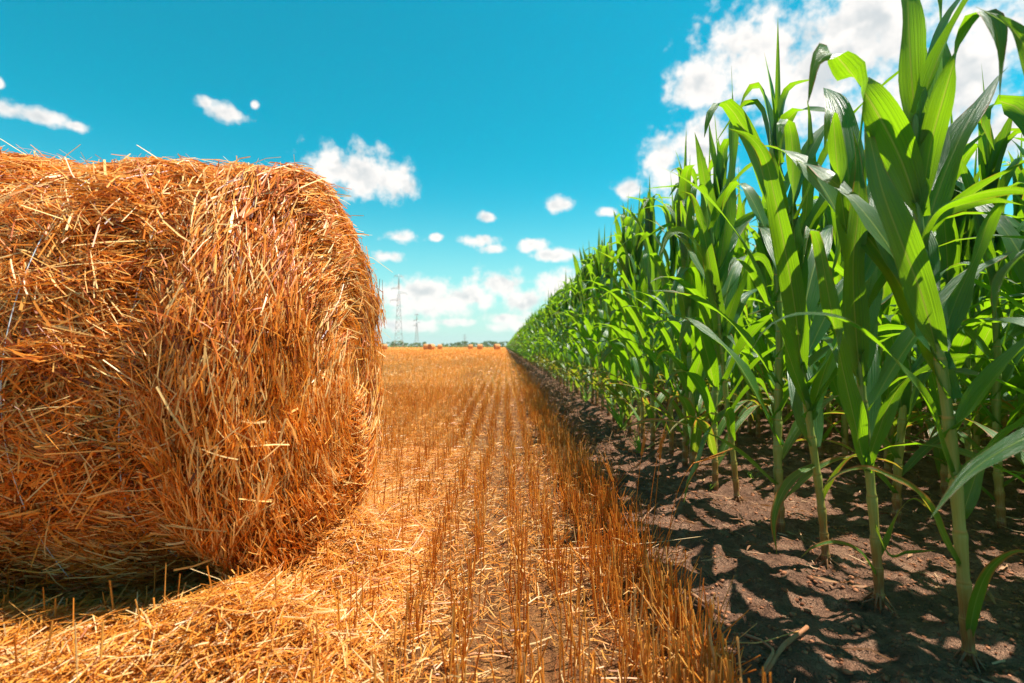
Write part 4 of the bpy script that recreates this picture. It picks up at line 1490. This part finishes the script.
# (pixel column, pixel width, pixel height above the field edge)
vis = [(392, 6, 5.5), (398, 8, 6.0), (404, 6, 4.6), (414, 6, 4.4), (421, 6, 4.6), (424, 4, 5), (445, 5, 4), (453, 5, 4.4), (458, 7, 5.4), (464, 7, 5.8),
       (470, 6, 4.6), (475, 5, 4.2), (485, 7, 5.6), (490, 7, 6.0), (495, 6, 5.4), (501, 6, 5.0), (510, 7, 5.5), (383, 6, 4.5)]
for k, (px, w, h_) in enumerate(vis):
    Yt = 430 + tr_r.uniform(-15, 15)
    lab = {398: 'darkest of the far low trees, at the foot of the tall pylon', 490: 'widest far low tree, behind the rightmost far bale'}.get(
        px, 'low green tree in the hazy line along the far edge of the field')
    tree((px - VPX) / F * Yt, Yt, h_ / F * Yt * 1.15, w / F * Yt * 1.5, 40 + k, lab, 'low trees along the far edge of the field')
for k in range(34):   # the line carries on either side, behind the bale and behind the maize
    px = tr_r.choice([tr_r.uniform(-250, 378), tr_r.uniform(518, 900)])
    Yt = 440 + tr_r.uniform(-20, 20)
    tree((px - VPX) / F * Yt, Yt, tr_r.uniform(3.5, 6), tr_r.uniform(5, 9), 90 + k,
         'low green tree in the hazy line along the far edge of the field', 'low trees along the far edge of the field')

# green verge in front of the trees
n = 30000
x = rng.uniform(-420, 200, n)
y = rng.uniform(360, 425, n)
hgt = rng.uniform(0.3, 1.5, n)
C = np.stack([x, y, hgt * 0.45], 1)
a = rng.uniform(0, 3.14, n)
V, q, nv = ribbons(C, np.stack([rng.normal(0, .3, n), rng.normal(0, .3, n), np.ones(n)], 1), np.stack([np.cos(a), np.sin(a), 0 * a], 1), hgt, rng.uniform(0.4, 1.6, n), taper=0.4, nseg=1)
vg = obj('grass_verge', mesh_np('grass_verge', V, q, M_verge))
tag(vg, 'light green strip of tall grass in front of the far trees', 'grass verge', kind='stuff')


def bar(a_, b_, r_):
    return tube(np.array([a_, b_]), [r_, r_], 4)


def pylon(px, Y, H_, base_w, label, seed=0, th=1.0):
    root = empty('power_pylon', ((px - VPX) / F * Y, Y, 0), R(12))
    tag(root, label, 'pylon')
    hb, ht = base_w / 2, 0.45
    zt = H_ * 0.80

    def corner(sx, sy, z):
        f = z / zt
        w = hb + (ht - hb) * min(f, 1) ** 0.75
        return (sx * w, sy * w, z)
    a = Acc()
    for sx in (-1, 1):
        for sy in (-1, 1):
            lg = Acc()
            zs = np.linspace(0, zt, 8)
            V, Fq, tri, uv = tube(np.array([corner(sx, sy, z) for z in zs]), 0.16 * th, 5)
            obj('leg', mesh_np('pylon_leg', V, [Fq, tri], M_steel), root)
    zs = np.concatenate([[0], zt * (1 - (1 - np.linspace(0, 1, 12)[1:]) ** 1.25)])
    for i in range(len(zs) - 1):
        for s0, s1 in (((-1, -1), (1, -1)), ((1, -1), (1, 1)), ((1, 1), (-1, 1)), ((-1, 1), (-1, -1))):
            for p0, p1 in ((corner(*s0, zs[i]), corner(*s1, zs[i + 1])), (corner(*s1, zs[i]), corner(*s0, zs[i + 1])), (corner(*s0, zs[i + 1]), corner(*s1, zs[i + 1]))):
                V, Fq, tri, uv = bar(p0, p1, 0.07 * th)
                a.add(V, Fq, tri)
    obj('bracing', a.mesh('pylon_bracing', M_steel), root)
    m_ = Acc()
    for sx in (-1, 1):
        for sy in (-1, 1):
            V, Fq, tri, uv = bar((sx * ht, sy * ht, zt), (0, 0, H_), 0.12 * th)
            m_.add(V, Fq, tri)
    V, Fq, tri, uv = bar((0, 0, zt - 1), (0, 0, H_), 0.25 * th)
    m_.add(V, Fq, tri)
    obj('mast_top', m_.mesh('pylon_top', M_steel), root)
    for z, l_, sd in ((0.80, 4.2, -1), (0.74, 4.6, 1), (0.64, 4.8, -1), (0.97, 2.6, 1), (0.97, 2.6, -1)):
        c_ = Acc()
        z = z * H_
        for dy in (-0.4, 0.4):
            for dz in (0, 1.3):
                V, Fq, tri, uv = bar((0, dy, z + dz), (sd * l_, 0, z + 0.2), 0.11 * th)
                c_.add(V, Fq, tri)
        for f in (0.25, 0.5, 0.75):
            V, Fq, tri, uv = bar((sd * l_ * f, 0, z), (sd * l_ * f, 0, z + 1.3 * (1 - f)), 0.07 * th)
            c_.add(V, Fq, tri)
        V, Fq, tri, uv = bar((sd * l_, 0, z + 0.2), (sd * l_, 0, z - 1.1), 0.12 * th)
        c_.add(V, Fq, tri)
        obj('crossarm', c_.mesh('pylon_crossarm', M_steel), root)
    return root


pylon(399, 290, 42.5, 5.4, 'tall lattice power pylon rising just right of the huge bale', 0, 0.7)
pylon(417, 620, 41, 5.6, 'small distant lattice pylon right of the tall one', 1, 1.5)
pylon(465, 1150, 28, 5.0, 'tiny faint pylon above the far trees in the middle', 2, 2.0)

# ------------------------------------------------------------------ air
mh, t = new_mat('haze_air')
v = t.n('ShaderNodeVolumePrincipled', ins={'Color': (0.80, 0.92, 0.95, 1), 'Density': 0.00022, 'Anisotropy': 0.2})
t.n('ShaderNodeOutputMaterial', ins={'Volume': v.outputs[0]})
x0, x1, y0, y1, z0, z1 = -1700, 1700, -420, 2750, -3.0, 46.0
V = np.array([(x0, y0, z0), (x1, y0, z0), (x1, y1, z0), (x0, y1, z0), (x0, y0, z1), (x1, y0, z1), (x1, y1, z1), (x0, y1, z1)])
Fq = np.array([(0, 3, 2, 1), (4, 5, 6, 7), (0, 1, 5, 4), (1, 2, 6, 5), (2, 3, 7, 6), (3, 0, 4, 7)])
hz = obj('haze', mesh_np('haze', V, Fq, mh))
tag(hz, 'thin summer haze over the fields', 'haze', kind='stuff')
print('maize total', len(slots), 'mass verts', acc.n)
